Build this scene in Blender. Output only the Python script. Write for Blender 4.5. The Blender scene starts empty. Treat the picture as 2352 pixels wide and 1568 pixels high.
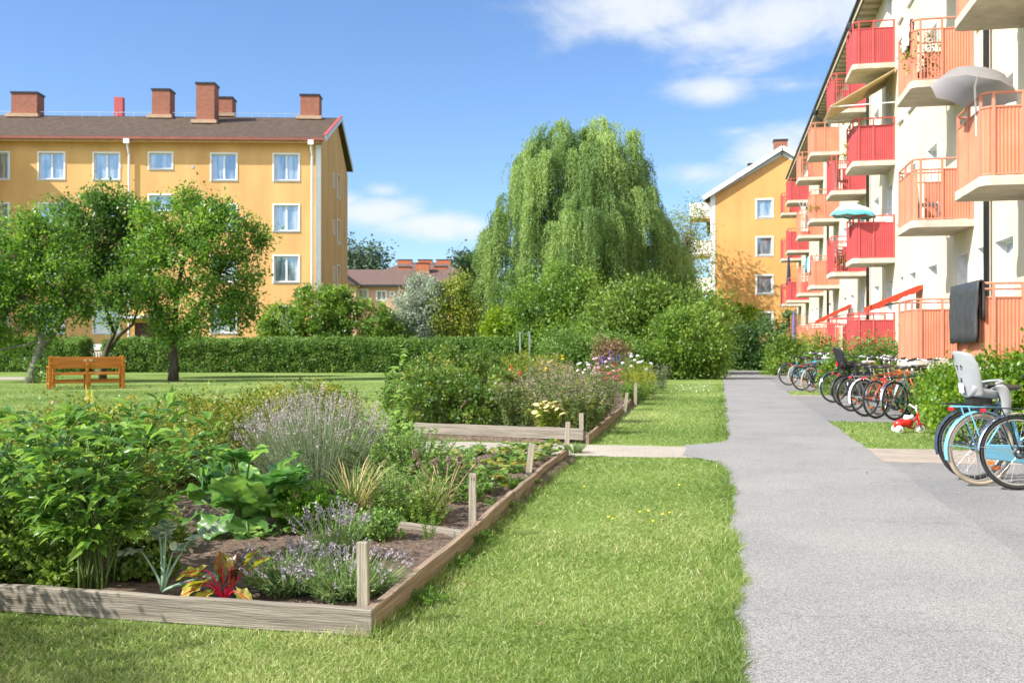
import bpy, math, random
import numpy as np
from mathutils import Vector, Matrix
random.seed(5)
rng = np.random.default_rng(11)
R_ = math.radians
S = bpy.context.scene
COL = S.collection
F = 2287.0; CH = 1.35; HY = 790.0; CX = 1176.0        # focal length and horizon of the photograph (2352 px wide), camera height
TH = math.atan(476 / F); CT, ST = math.cos(TH), math.sin(TH)

def W(r, d, z=0.0):                                    # camera right / depth -> world (path runs along +Y)
    return Vector((r * CT - d * ST, r * ST + d * CT, z))
def G(x, y, z=0.0):
    d = F * (CH - z) / (y - HY)
    return W((x - CX) / F * d, d, z)
def A(x, d, z=0.0):
    return W((x - CX) / F * d, d, z)
def zy(y, d):
    return CH + (HY - y) / F * d

# ------------------------------------------------------------------ materials
def newmat(name):
    m = bpy.data.materials.new(name); m.use_nodes = True
    nt = m.node_tree
    return m, nt, nt.nodes['Principled BSDF']
def N(nt, t, **kw):
    n = nt.nodes.new(t)
    for k, v in kw.items():
        if hasattr(n, k): setattr(n, k, v)
        else: n.inputs[k].default_value = v
    return n
def mat(name, c, rough=.6, metal=0., var=.12, scale=6., bump=0., bscale=40., spec=.4, stretch=None, c2=None, coat=0.):
    m, nt, p = newmat(name); L = nt.links.new
    p.inputs['Roughness'].default_value = rough; p.inputs['Metallic'].default_value = metal
    p.inputs['Specular IOR Level'].default_value = spec
    if coat: p.inputs['Coat Weight'].default_value = coat
    tc = N(nt, 'ShaderNodeTexCoord'); mp = N(nt, 'ShaderNodeMapping'); L(tc.outputs['Object'], mp.inputs[0])
    if stretch: mp.inputs['Scale'].default_value = stretch
    nz = N(nt, 'ShaderNodeTexNoise'); nz.inputs['Scale'].default_value = scale; nz.inputs['Detail'].default_value = 6
    L(mp.outputs[0], nz.inputs['Vector'])
    cr = N(nt, 'ShaderNodeValToRGB')
    a = c2 if c2 else [x * (1 - var * 1.6) for x in c]
    cr.color_ramp.elements[0].position = .3; cr.color_ramp.elements[1].position = .7
    cr.color_ramp.elements[0].color = (*a, 1); cr.color_ramp.elements[1].color = (*[min(1, x * (1 + var)) for x in c], 1)
    L(nz.outputs['Fac'], cr.inputs[0]); L(cr.outputs[0], p.inputs['Base Color'])
    if bump:
        b = N(nt, 'ShaderNodeBump'); b.inputs['Strength'].default_value = bump; b.inputs['Distance'].default_value = .02
        n2 = N(nt, 'ShaderNodeTexNoise'); n2.inputs['Scale'].default_value = bscale; n2.inputs['Detail'].default_value = 5
        L(mp.outputs[0], n2.inputs['Vector']); L(n2.outputs['Fac'], b.inputs['Height']); L(b.outputs[0], p.inputs['Normal'])
    return m
def leafmat(name, c1, c2, c3, rough=.42, trans=.32, pos=(.15, .5, .9), spec=.5):
    m, nt, p = newmat(name); L = nt.links.new
    at = N(nt, 'ShaderNodeAttribute'); at.attribute_name = 'v'
    cr = N(nt, 'ShaderNodeValToRGB'); e = cr.color_ramp.elements
    e[0].position = pos[0]; e[0].color = (*c1, 1); e[1].position = pos[2]; e[1].color = (*c3, 1)
    k = e.new(pos[1]); k.color = (*c2, 1)
    L(at.outputs['Fac'], cr.inputs[0]); L(cr.outputs[0], p.inputs['Base Color'])
    p.inputs['Roughness'].default_value = rough; p.inputs['Specular IOR Level'].default_value = spec
    t = N(nt, 'ShaderNodeBsdfTranslucent'); mx = N(nt, 'ShaderNodeMixShader'); mx.inputs[0].default_value = trans
    g = N(nt, 'ShaderNodeHueSaturation'); g.inputs['Hue'].default_value = .494; g.inputs['Value'].default_value = 1.55; g.inputs['Saturation'].default_value = 1.05
    L(cr.outputs[0], g.inputs['Color']); L(g.outputs[0], t.inputs['Color'])
    L(p.outputs[0], mx.inputs[1]); L(t.outputs[0], mx.inputs[2])
    L(mx.outputs[0], nt.nodes['Material Output'].inputs['Surface'])
    return m

# ------------------------------------------------------------------ objects
def tag(o, label=None, cat=None, group=None, kind=None):
    if label: o['label'] = label
    if cat: o['category'] = cat
    if group: o['group'] = group
    if kind: o['kind'] = kind
    return o
def thing(name, label, cat, loc=(0, 0, 0), rz=0., group=None):
    o = bpy.data.objects.new(name, None); COL.objects.link(o)
    o.empty_display_size = .2
    o.location = loc; o.rotation_euler = (0, 0, rz)
    return tag(o, label, cat, group)
def link(name, me, m, parent=None, loc=(0, 0, 0)):
    if m and not me.materials: me.materials.append(m)
    o = bpy.data.objects.new(name, me); COL.objects.link(o)
    o.location = loc
    if parent: o.parent = parent
    return o
def copy_tree(o, parent=None):
    c = o.copy(); COL.objects.link(c); c.parent = parent
    for ch in list(o.children): copy_tree(ch, c)
    return c

class MB:
    def __init__(s, M=None):
        s.v = []; s.f = []; s.M = M or Matrix.Identity(4)
    def add(s, vs, fs):
        b = len(s.v)
        s.v += [tuple(s.M @ Vector(p)) for p in vs]
        s.f += [tuple(b + i for i in f) for f in fs]
        return s
    def box(s, x0, x1, y0, y1, z0, z1):
        return s.add([(x0,y0,z0),(x1,y0,z0),(x1,y1,z0),(x0,y1,z0),(x0,y0,z1),(x1,y0,z1),(x1,y1,z1),(x0,y1,z1)],
                     [(0,3,2,1),(4,5,6,7),(0,1,5,4),(1,2,6,5),(2,3,7,6),(3,0,4,7)])
    def bar(s, p, q, w, h, up=(0, 0, 1)):               # rectangular bar from p to q
        p, q = Vector(p), Vector(q); d = (q - p).normalized(); u = Vector(up)
        if abs(d.dot(u)) > .98: u = Vector((1, 0, 0))
        a = d.cross(u).normalized() * w / 2; b = a.cross(d).normalized() * h / 2
        return s.add([p-a-b, p+a-b, p+a+b, p-a+b, q-a-b, q+a-b, q+a+b, q-a+b],
                     [(0,3,2,1),(4,5,6,7),(0,1,5,4),(1,2,6,5),(2,3,7,6),(3,0,4,7)])
    def quad(s, *p):
        return s.add(p, [tuple(range(len(p)))])
    def tube(s, pts, rad, n=6, cap=True, closed=False):
        pts = [Vector(p) for p in pts]; k = len(pts)
        rad = [rad] * k if not hasattr(rad, '__len__') else rad
        vs, fs = [], []; pu = None
        for i, p in enumerate(pts):
            if closed: d = pts[(i + 1) % k] - pts[i - 1]
            else: d = pts[min(i + 1, k - 1)] - pts[max(i - 1, 0)]
            d.normalize()
            u = pu - d * pu.dot(d) if pu is not None else d.orthogonal()
            if u.length < 1e-5: u = d.orthogonal()
            u.normalize(); pu = u; w = d.cross(u)
            for j in range(n):
                a = 2 * math.pi * j / n
                vs.append(p + (u * math.cos(a) + w * math.sin(a)) * rad[i])
        for i in range(k if closed else k - 1):
            i2 = (i + 1) % k
            for j in range(n):
                j2 = (j + 1) % n
                fs.append((i * n + j, i * n + j2, i2 * n + j2, i2 * n + j))
        if cap and not closed:
            fs.append(tuple(range(n - 1, -1, -1))); fs.append(tuple((k - 1) * n + j for j in range(n)))
        return s.add(vs, fs)
    def prism(s, poly, y0, y1):                        # polygon in x,z pushed along y
        n = len(poly)
        vs = [(x, y0, z) for x, z in poly] + [(x, y1, z) for x, z in poly]
        fs = [tuple(range(n)), tuple(range(2 * n - 1, n - 1, -1))] + [(i, i + n, (i + 1) % n + n, (i + 1) % n) for i in range(n)]
        return s.add(vs, fs)
    def lathe(s, prof, c=(0, 0, 0), n=16, arc=(0, 2 * math.pi)):
        vs, fs = [], []; full = abs(arc[1] - arc[0] - 2 * math.pi) < 1e-6
        m = n if full else n + 1
        for r, z in prof:
            for j in range(m):
                a = arc[0] + (arc[1] - arc[0]) * j / n
                vs.append((c[0] + r * math.cos(a), c[1] + r * math.sin(a), c[2] + z))
        for i in range(len(prof) - 1):
            for j in range(n):
                j2 = (j + 1) % m
                fs.append((i * m + j, i * m + j2, (i + 1) * m + j2, (i + 1) * m + j))
        return s.add(vs, fs)
    def build(s, name, m, parent=None, loc=(0, 0, 0), smooth=False, bevel=0.):
        me = bpy.data.meshes.new(name); me.from_pydata(s.v, [], s.f); me.validate(); me.update()
        o = link(name, me, m, parent, loc)
        if smooth: me.polygons.foreach_set('use_smooth', [True] * len(me.polygons))
        if bevel:
            b = o.modifiers.new('bevel', 'BEVEL'); b.width = bevel; b.segments = 2; b.limit_method = 'ANGLE'
        return o

# ------------------------------------------------------------------ leaves (numpy)
def tpl(rows):                                          # rows: (t, half width, lift of rim, bend)
    v = []; f = []
    for t, w, l, b in rows: v += [(t, -w, l + b), (t, 0, b), (t, w, l + b)]
    for i in range(len(rows) - 1):
        a = i * 3
        f += [(a, a + 1, a + 4, a + 3), (a + 1, a + 2, a + 5, a + 4)]
    return np.array(v, float), np.array(f, int)
DIA = (np.array([(0, 0, 0), (.45, .5, .12), (1, 0, -.08), (.45, -.5, .12)], float), np.array([(0, 1, 2, 3)]))
SQ = (np.array([(0, -.4, 0), (0, .4, 0), (1, .12, 0), (1, -.12, 0)], float), np.array([(0, 1, 2, 3)]))
STRIP = (np.array([(0, -.5, 0), (0, .5, 0), (1, .5, 0), (1, -.5, 0)], float), np.array([(0, 1, 2, 3)]))
BLADE = (np.array([(0, -.5, 0), (0, .5, 0), (.55, .4, .1), (.55, -.4, .1), (1, .06, .32), (1, -.06, .32)], float), np.array([(0, 1, 2, 3), (3, 2, 4, 5)]))
LEAF = tpl([(0, .03, 0, 0), (.22, .36, .07, .03), (.5, .5, .09, .03), (.78, .3, .05, -.04), (1, .02, 0, -.16)])
OVAL = tpl([(0, .05, 0, 0), (.15, .36, .05, .02), (.4, .52, .07, .02), (.7, .5, .05, -.02), (.92, .25, .02, -.1), (1, .05, 0, -.14)])
def nrm(a): return a / np.maximum(np.linalg.norm(a, axis=-1, keepdims=True), 1e-9)
def rdir(n): return nrm(rng.normal(size=(n, 3)))
class LB:
    def __init__(s): s.V = []; s.Fc = []; s.a = []; s.n = 0
    def add(s, P, D, Nn, L, Wd, v=None, t=DIA):
        P = np.asarray(P, float).reshape(-1, 3); n = len(P)
        if not n: return s
        D = nrm(np.broadcast_to(np.asarray(D, float), (n, 3))); Nn = np.broadcast_to(np.asarray(Nn, float), (n, 3))
        sd = np.cross(D, Nn); bad = np.linalg.norm(sd, axis=1) < 1e-3
        if bad.any(): sd = sd.copy(); sd[bad] = np.cross(D[bad], rdir(bad.sum()))
        sd = nrm(sd); nn = np.cross(sd, D)
        L = np.broadcast_to(np.asarray(L, float), (n,))[:, None, None]; Wd = np.broadcast_to(np.asarray(Wd, float), (n,))[:, None, None]
        tv, tf = t; m = len(tv)
        V = P[:, None] + D[:, None] * L * tv[None, :, 0:1] + sd[:, None] * Wd * tv[None, :, 1:2] + nn[:, None] * L * tv[None, :, 2:3]
        s.V.append(V.reshape(-1, 3))
        s.Fc.append((tf[None] + (np.arange(n) * m)[:, None, None] + s.n).reshape(-1, 4)); s.n += n * m
        if v is None: v = rng.random(n)
        s.a.append(np.repeat(np.broadcast_to(np.asarray(v, float), (n,)), len(tf)))
        return s
    def build(s, name, m, parent=None, loc=(0, 0, 0), org=None, smooth=False):
        V = np.concatenate(s.V); Fc = np.concatenate(s.Fc); a = np.concatenate(s.a)
        if org is not None: V = V - np.array(org)
        me = bpy.data.meshes.new(name); k = len(Fc)
        me.vertices.add(len(V)); me.vertices.foreach_set('co', V.astype(np.float32).ravel())
        me.loops.add(k * 4); me.loops.foreach_set('vertex_index', Fc.astype(np.int32).ravel())
        me.polygons.add(k); me.polygons.foreach_set('loop_start', np.arange(0, k * 4, 4, dtype=np.int32))
        if smooth: me.polygons.foreach_set('use_smooth', np.ones(k, bool))
        at = me.attributes.new('v', 'FLOAT', 'FACE'); at.data.foreach_set('value', a.astype(np.float32))
        me.update(); me.validate()
        return link(name, me, m, parent, loc)

def blobpts(blobs, n, shell=.6, rag=.3):
    b = np.array(blobs, float); area = (b[:, 3] * b[:, 4] * b[:, 5]) ** (2 / 3)
    i = rng.choice(len(b), n, p=area / area.sum())
    d = rdir(n); r = (shell + (1 - shell) * rng.random(n) ** .6) * (1 + .36 * rng.random(n) * (rng.random(n) < rag))
    return b[i, :3] + d * b[i, 3:6] * r[:, None], d, i
def crown(lb, blobs, ncl, nleaf, L, Wd, sig, shell=.55, up=.25, droop=0., zmin=.05, tplt=DIA, sq=(1, 1, 1)):
    C, dc, bi = blobpts(blobs, ncl, shell)
    cv = rng.random(ncl)                                # each spray has its own tint
    n = ncl * nleaf; k = np.repeat(np.arange(ncl), nleaf)
    P = C[k] + rng.normal(size=(n, 3)) * sig * np.array(sq) * (.6 + .8 * rng.random((ncl, 1)))[k]
    ok = P[:, 2] > zmin; P = P[ok]; k = k[ok]; n = len(P)
    D = nrm(dc[k] * .55 + rdir(n) * .8 + np.array([0, 0, up - droop]))
    Nn = nrm(rdir(n) * .75 + dc[k] * .5 + np.array([0, 0, .45]))
    sz = .65 + .7 * rng.random(n)
    lb.add(P, D, Nn, L * sz, Wd * sz, np.clip(.55 * cv[k] + .45 * rng.random(n), 0, 1), tplt)
    return C
def bezier(p, q, sag=0., k=6, wob=0.):
    p, q = Vector(p), Vector(q); out = []
    for i in range(k + 1):
        t = i / k
        w = Vector(rng.normal(size=3)) * wob * math.sin(math.pi * t)
        out.append(p.lerp(q, t) + Vector((0, 0, sag * math.sin(math.pi * t))) + w)
    return out
def bush(name, label, cat, base, blobs, ncl, nleaf, L, Wd, sig, m, stem_m, shell=.72, group=None, up=.25, tplt=DIA, nst=7, extra=None, sq=(1, 1, 1), zmin=.03):
    base = Vector(base)
    root = thing(name, label, cat, base, 0, group)
    lb = LB(); C = crown(lb, blobs, ncl, nleaf, L, Wd, sig, shell, up, tplt=tplt, sq=sq, zmin=zmin)
    if extra: extra(lb, C)
    lb.build('foliage', m, root)
    mb = MB(); b = np.array(blobs)
    for i in range(nst):
        q = b[i % len(b)]; e = q[:3] + rng.normal(size=3) * q[3:6] * .35; e[2] = max(e[2], .15)
        s0 = (q[0] * .5 + rng.normal() * .08 * q[3], q[1] * .5 + rng.normal() * .08 * q[4], 0)
        mb.tube(bezier(s0, e, 0, 4, .03), [.012 + .012 * q[5] * (1 - t / 4) for t in range(5)], 5)
    mb.build('stem', stem_m, root, smooth=True)
    return root
def tree(name, label, base, trunk, blobs, ncl, nleaf, L, Wd, sig, m, bark, tr=.16, nlimb=40, shell=.5, group=None, up=.3, fork=None, cat='tree'):
    """trunk: local points; limbs leave its upper part for the sprays of the crown"""
    root = thing(name, label, cat, base, 0, group)
    lb = LB(); C = crown(lb, blobs, ncl, nleaf, L, Wd, sig, shell, up)
    lb.build('crown', m, root)
    mb = MB(); T = [Vector(p) for p in trunk]; k = len(T)
    mb.tube(T, [tr * (1.25 if i == 0 else 1 - .45 * i / (k - 1)) for i in range(k)], 9)
    starts = [T[-1]]
    for f in (fork or []):
        f = [Vector(p) for p in f]; mb.tube(f, [tr * .62 * (1 - .5 * i / (len(f) - 1)) for i in range(len(f))], 7); starts.append(f[-1]); starts.append(f[len(f) // 2])
    for i in rng.choice(len(C), min(nlimb, len(C)), replace=False):
        e = Vector(C[i]); s0 = min(starts, key=lambda q: (q - e).length)
        ln = (e - s0).length
        mb.tube(bezier(s0, e, -.06 * ln, 5, .05 * ln), [max(.008, .035 * tr / .16 * (1 - .8 * t / 5)) for t in range(6)], 5)
    mb.build('trunk', bark, root, smooth=True)
    return root
# ------------------------------------------------------------------ palette
BARK = mat('bark', (.085, .066, .05), .9, var=.35, scale=14, bump=.8, bscale=30, stretch=(1, 1, .25))
GBARK = mat('grey_bark', (.2, .18, .15), .9, var=.35, scale=14, bump=.7, bscale=30, stretch=(1, 1, .25))
STEM = mat('green_stem', (.11, .17, .045), .5, var=.25)
TWIG = mat('twig', (.1, .07, .04), .8, var=.3)
DRY = mat('dry_stem', (.34, .27, .14), .8, var=.3, scale=10)
WOOD = mat('weathered_wood', (.26, .228, .187), .85, var=.22, scale=5, bump=.5, bscale=16, stretch=(.35, 6, 9), c2=(.15, .125, .10))
WOODY = mat('weathered_wood_long', (.29, .215, .15), .85, var=.22, scale=5, bump=.5, bscale=16, stretch=(.35, 9, 9), c2=(.13, .09, .062))
WOODZ = mat('stake_wood', (.36, .315, .25), .85, var=.2, scale=5, bump=.45, bscale=16, stretch=(11, 11, .5), c2=(.2, .17, .13))
BENCHW = mat('oiled_wood', (.50, .175, .018), .38, var=.22, scale=4, stretch=(.4, 5, 5), c2=(.33, .1, .01), coat=.2)
WHITE = mat('white_paint', (.8, .8, .79), .5, var=.04, scale=3)
PLASTER_Y = mat('yellow_plaster', (.73, .425, .165), .9, var=.05, scale=.9, bump=.15, bscale=60, c2=(.61, .33, .12), stretch=(1, 1, .3))
PLASTER_G = mat('golden_plaster', (.68, .355, .122), .9, var=.05, scale=.9, stretch=(1, 1, .3), bump=.15, bscale=60, c2=(.60, .295, .095))
PLASTER_C = mat('cream_plaster', (.67, .58, .44), .9, var=.05, scale=.9, stretch=(1, 1, .3), bump=.15, bscale=60, c2=(.575, .475, .335))
PLASTER_P = mat('pink_plaster', (.62, .36, .25), .9, var=.06, scale=.7)
CONCRETE = mat('slab_concrete', (.50, .45, .37), .85, var=.12, scale=4, bump=.1)
RED = mat('red_sheet_metal', (.42, .058, .060), .5, var=.10, scale=2, spec=.3)
REDP = mat('red_rail', (.50, .09, .085), .5, var=.06)
ORANGE = mat('orange_sheet_metal', (.60, .20, .115), .5, var=.10, scale=2, spec=.3)
ORANGEP = mat('orange_rail', (.56, .22, .145), .5, var=.06)
DARKM = mat('dark_metal', (.035, .04, .045), .45, var=.15, metal=.3)
BLACKP = mat('black_plastic', (.022, .022, .024), .42, var=.15)
RUBBER = mat('tyre_rubber', (.028, .027, .026), .75, var=.2)
TANR = mat('tan_tyre', (.46, .37, .27), .7, var=.12)
CHROME = mat('chrome', (.72, .73, .75), .18, metal=1., var=.04)
ALU = mat('brushed_metal', (.55, .56, .58), .35, metal=.9, var=.06)
BLUEP = mat('light_blue_paint', (.16, .47, .66), .3, var=.04, coat=.4)
GREYP = mat('grey_plastic', (.30, .315, .325), .42, var=.04)
REDPL = mat('red_plastic', (.62, .015, .012), .28, var=.05, coat=.4)
LAMPR = mat('red_reflector', (.55, .01, .02), .12, var=.1, spec=.8)
LAMPO = mat('orange_reflector', (.85, .2, .01), .15, var=.1, spec=.8)
GREENP = mat('green_paint', (.02, .16, .09), .3, var=.05, coat=.4)
ORBIKE = mat('orange_paint', (.75, .12, .02), .3, var=.05, coat=.4)
NAVY = mat('navy_cloth', (.03, .04, .09), .9, var=.15)
PURPLE = mat('violet_cloth', (.17, .13, .33), .9, var=.12)
CLOTHG = mat('pale_grey_cloth', (.36, .35, .355), .9, var=.05, bump=.1)
AWNY = mat('beige_awning', (.52, .42, .23), .85, var=.05)
AWNR = mat('orange_red_awning', (.56, .065, .028), .85, var=.06)
COVER = mat('dark_cover', (.045, .047, .05), .55, var=.2, scale=9, bump=.5, bscale=9)
WCLOTH = mat('white_cloth', (.82, .80, .78), .9, var=.04, bump=.2, bscale=8)
PINKC = mat('pink_cloth', (.8, .55, .56), .9, var=.05)
TERRA = mat('terracotta', (.55, .24, .13), .8, var=.1)
SOFFIT = mat('soffit_boards', (.48, .41, .30), .8, var=.1)
REDFAS = mat('red_fascia', (.28, .085, .06), .6, var=.15)
LATTICE = mat('lattice_wood', (.42, .2, .07), .7, var=.15)

def brickmat(name, c1, c2, mortar, sc=9.):
    m, nt, p = newmat(name); L = nt.links.new
    tc = N(nt, 'ShaderNodeTexCoord'); b = N(nt, 'ShaderNodeTexBrick'); b.inputs['Scale'].default_value = sc * .45
    sx = N(nt, 'ShaderNodeSeparateXYZ'); cx = N(nt, 'ShaderNodeCombineXYZ'); ad = N(nt, 'ShaderNodeMath', operation='ADD')
    L(tc.outputs['Object'], sx.inputs[0]); L(sx.outputs[0], ad.inputs[0]); L(sx.outputs[1], ad.inputs[1]); L(ad.outputs[0], cx.inputs[0]); L(sx.outputs[2], cx.inputs[1])
    L(cx.outputs[0], b.inputs['Vector'])
    b.inputs['Color1'].default_value = (*c1, 1); b.inputs['Color2'].default_value = (*c2, 1); b.inputs['Mortar'].default_value = (*mortar, 1)
    b.inputs['Mortar Size'].default_value = .012; b.inputs['Row Height'].default_value = .3; b.inputs['Brick Width'].default_value = .9
    L(b.outputs[0], p.inputs['Base Color']); p.inputs['Roughness'].default_value = .9
    return m
BRICK = brickmat('brick', (.34, .125, .075), (.26, .09, .052), (.36, .25, .19))
BRICKO = brickmat('orange_brick', (.5, .14, .05), (.42, .11, .04), (.4, .25, .17))

def tilemat(name, c, c2, axis=0):
    m, nt, p = newmat(name); L = nt.links.new
    tc = N(nt, 'ShaderNodeTexCoord')
    w = N(nt, 'ShaderNodeTexWave', bands_direction='X' if axis == 0 else 'Y'); w.inputs['Scale'].default_value = 3.6 if axis == 0 else 3.6
    w2 = N(nt, 'ShaderNodeTexWave', bands_direction='Z', wave_profile='SAW'); w2.inputs['Scale'].default_value = 2.
    for q in (w, w2): L(tc.outputs['Object'], q.inputs['Vector']); q.inputs['Distortion'].default_value = .25
    nz = N(nt, 'ShaderNodeTexNoise'); nz.inputs['Scale'].default_value = 3.5; nz.inputs['Detail'].default_value = 8; L(tc.outputs['Object'], nz.inputs['Vector'])
    cr = N(nt, 'ShaderNodeValToRGB'); cr.color_ramp.elements[0].color = (*c, 1); cr.color_ramp.elements[1].color = (*c2, 1)
    cr.color_ramp.elements[0].position = .3; cr.color_ramp.elements[1].position = .7
    L(nz.outputs['Fac'], cr.inputs[0]); L(cr.outputs[0], p.inputs['Base Color']); p.inputs['Roughness'].default_value = .85
    a = N(nt, 'ShaderNodeMath', operation='ADD'); L(w.outputs['Fac'], a.inputs[0]); L(w2.outputs['Fac'], a.inputs[1])
    b = N(nt, 'ShaderNodeBump'); b.inputs['Strength'].default_value = 1.; b.inputs['Distance'].default_value = .06
    L(a.outputs[0], b.inputs['Height']); L(b.outputs[0], p.inputs['Normal'])
    return m
TILE = tilemat('brown_roof_tiles', (.075, .052, .036), (.16, .108, .07))
TILEB = tilemat('brown_roof_tiles_far', (.17, .105, .085), (.23, .145, .115))

def glassmat(name, c, c2, mixy=.5):
    m, nt, p = newmat(name); L = nt.links.new
    tc = N(nt, 'ShaderNodeTexCoord'); nz = N(nt, 'ShaderNodeTexNoise'); nz.inputs['Scale'].default_value = 1.6
    mp = N(nt, 'ShaderNodeMapping'); mp.inputs['Scale'].default_value = (2.2, 2.2, .35)
    oi = N(nt, 'ShaderNodeObjectInfo'); va = N(nt, 'ShaderNodeVectorMath', operation='ADD'); sc = N(nt, 'ShaderNodeMath', operation='MULTIPLY'); sc.inputs[1].default_value = 37.
    L(oi.outputs['Random'], sc.inputs[0]); L(tc.outputs['Object'], va.inputs[0]); L(sc.outputs[0], va.inputs[1])
    L(va.outputs[0], mp.inputs[0]); L(mp.outputs[0], nz.inputs['Vector'])
    cr = N(nt, 'ShaderNodeValToRGB'); e = cr.color_ramp.elements
    e[0].position = mixy - .14; e[0].color = (*c, 1); e[1].position = mixy + .10; e[1].color = (*c2, 1)
    L(nz.outputs['Fac'], cr.inputs[0]); L(cr.outputs[0], p.inputs['Base Color'])
    p.inputs['Roughness'].default_value = .06; p.inputs['Specular IOR Level'].default_value = 1.
    g = N(nt, 'ShaderNodeBsdfGlossy'); g.inputs['Roughness'].default_value = .03; g.inputs['Color'].default_value = (.85, .93, 1, 1)
    mx = N(nt, 'ShaderNodeMixShader'); mx.inputs[0].default_value = .28
    L(p.outputs[0], mx.inputs[1]); L(g.outputs[0], mx.inputs[2]); L(mx.outputs[0], nt.nodes['Material Output'].inputs['Surface'])
    return m
GLASS = glassmat('window_glass', (.11, .165, .205), (.46, .50, .51), .55)

LM = dict(
 apple=leafmat('apple_leaf', (.06, .145, .018), (.13, .26, .034), (.28, .41, .06), .4, .45),
 apple2=leafmat('dark_apple_leaf', (.045, .115, .018), (.09, .20, .032), (.20, .32, .055), .4, .42),
 hedge=leafmat('hedge_leaf', (.07, .145, .03), (.13, .24, .045), (.235, .35, .075), .5, .4),
 round=leafmat('shrub_leaf', (.075, .155, .022), (.145, .26, .037), (.28, .39, .06), .45, .42),
 dark=leafmat('dark_shrub_leaf', (.038, .095, .025), (.07, .155, .04), (.13, .23, .055), .5, .35),
 silver=leafmat('silver_leaf', (.22, .27, .19), (.34, .40, .29), (.46, .52, .38), .8, .25),
 lime=leafmat('lime_leaf', (.13, .22, .012), (.21, .33, .016), (.32, .42, .03), .5, .38),
 yel=leafmat('yellowing_leaf', (.11, .18, .03), (.21, .28, .04), (.42, .42, .07), .5, .4),
 willow=leafmat('willow_leaf', (.11, .195, .05), (.205, .315, .085), (.37, .48, .15), .5, .45),
 mixed=leafmat('bush_leaf', (.075, .145, .022), (.15, .25, .04), (.27, .37, .065), .5, .4),
 far=leafmat('far_leaf', (.06, .10, .06), (.09, .14, .08), (.12, .18, .10), .7, .2),
 spirea=leafmat('spirea_leaf', (.055, .12, .016), (.165, .235, .028), (.42, .32, .06), .45, .42, (.1, .5, .98)),
 spirea2=leafmat('spirea_dark_leaf', (.055, .125, .02), (.125, .215, .032), (.31, .31, .06), .45, .4, (.1, .6, .99)),
 peony=leafmat('peony_leaf', (.065, .155, .03), (.125, .255, .045), (.25, .41, .065), .33, .4, spec=.5),
 rhubarb=leafmat('rhubarb_leaf', (.085, .22, .05), (.14, .31, .06), (.24, .42, .08), .36, .36),
 lavf=leafmat('lavender_leaf', (.10, .155, .07), (.16, .22, .11), (.25, .30, .17), .6, .25),
 lavb=leafmat('lavender_bloom', (.20, .17, .215), (.29, .255, .295), (.40, .37, .37), .7, .2),
 lavc=leafmat('faded_lavender_bloom', (.25, .22, .215), (.34, .30, .29), (.44, .40, .35), .7, .2),
 herb=leafmat('herb_leaf', (.08, .20, .02), (.13, .29, .025), (.22, .38, .04), .45, .38),
 mint=leafmat('mint_leaf', (.08, .18, .035), (.15, .28, .055), (.25, .38, .09), .5, .35),
 feather=leafmat('tarragon_leaf', (.12, .23, .05), (.20, .33, .075), (.32, .44, .14), .5, .4),
 straw=leafmat('strawberry_leaf', (.08, .175, .028), (.17, .29, .045), (.34, .29, .06), .45, .32, (.1, .55, .98)),
 chives=leafmat('chive_leaf', (.09, .18, .04), (.22, .28, .08), (.62, .50, .24), .5, .25, (.1, .5, .9)),
 perenn=leafmat('perennial_leaf', (.08, .15, .04), (.17, .235, .07), (.46, .42, .11), .5, .38, (.1, .6, .98)),
 spent=leafmat('spent_bloom', (.17, .12, .11), (.29, .22, .18), (.44, .34, .26), .85, .15),
 sedum=leafmat('sedum_leaf', (.16, .24, .03), (.26, .34, .04), (.40, .42, .07), .4, .3),
 gold=leafmat('golden_leaf', (.24, .28, .02), (.36, .37, .03), (.5, .45, .06), .5, .35),
 rose=leafmat('rose_hedge_leaf', (.05, .13, .012), (.11, .22, .02), (.26, .36, .03), .35, .38),
 blade=leafmat('grass_blade', (.105, .175, .03), (.225, .32, .075), (.52, .50, .25), .5, .35, (.05, .5, 1.)),
 rust=leafmat('rust_leaf', (.12, .075, .04), (.20, .125, .065), (.30, .20, .11), .8, .2),
 cabb=leafmat('cabbage_leaf', (.16, .26, .20), (.26, .36, .27), (.52, .55, .38), .5, .25),
)
PET = {k: mat(k + '_petal', c, .7, var=.12, scale=20) for k, c in dict(pink=(.75, .42, .55), white=(.85, .8, .82), red=(.75, .03, .03), magenta=(.62, .10, .18), violet=(.19, .12, .5), yellow=(.85, .62, .02), cream=(.60, .50, .22), orange=(.8, .25, .03), tan=(.42, .31, .22)).items()}

# ------------------------------------------------------------------ camera, sun, sky
cam = bpy.data.cameras.new('camera'); co = bpy.data.objects.new('camera', cam); COL.objects.link(co)
cam.sensor_width = 36; cam.lens = 36 * F / 2352; cam.clip_start = .05; cam.clip_end = 3000
co.location = (0, 0, CH); co.rotation_euler = (R_(90) + math.atan(6 / F), 0, TH)
cam.dof.use_dof = True; cam.dof.focus_distance = 6.0; cam.dof.aperture_fstop = 5.0
S.camera = co
SAZ, SEL = R_(66), R_(40)                                # sun: left of straight behind, height
hx = -math.sin(SAZ) * CT + math.cos(SAZ) * ST; hy = -math.sin(SAZ) * ST - math.cos(SAZ) * CT
SUN = Vector((hx * math.cos(SEL), hy * math.cos(SEL), math.sin(SEL)))
sl = bpy.data.lights.new('sun', 'SUN'); sl.energy = 4.6; sl.angle = R_(.5); sl.color = (1, .955, .88)
so = bpy.data.objects.new('sun', sl); COL.objects.link(so); so.location = SUN * 60
so.rotation_euler = SUN.to_track_quat('Z', 'Y').to_euler()

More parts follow.
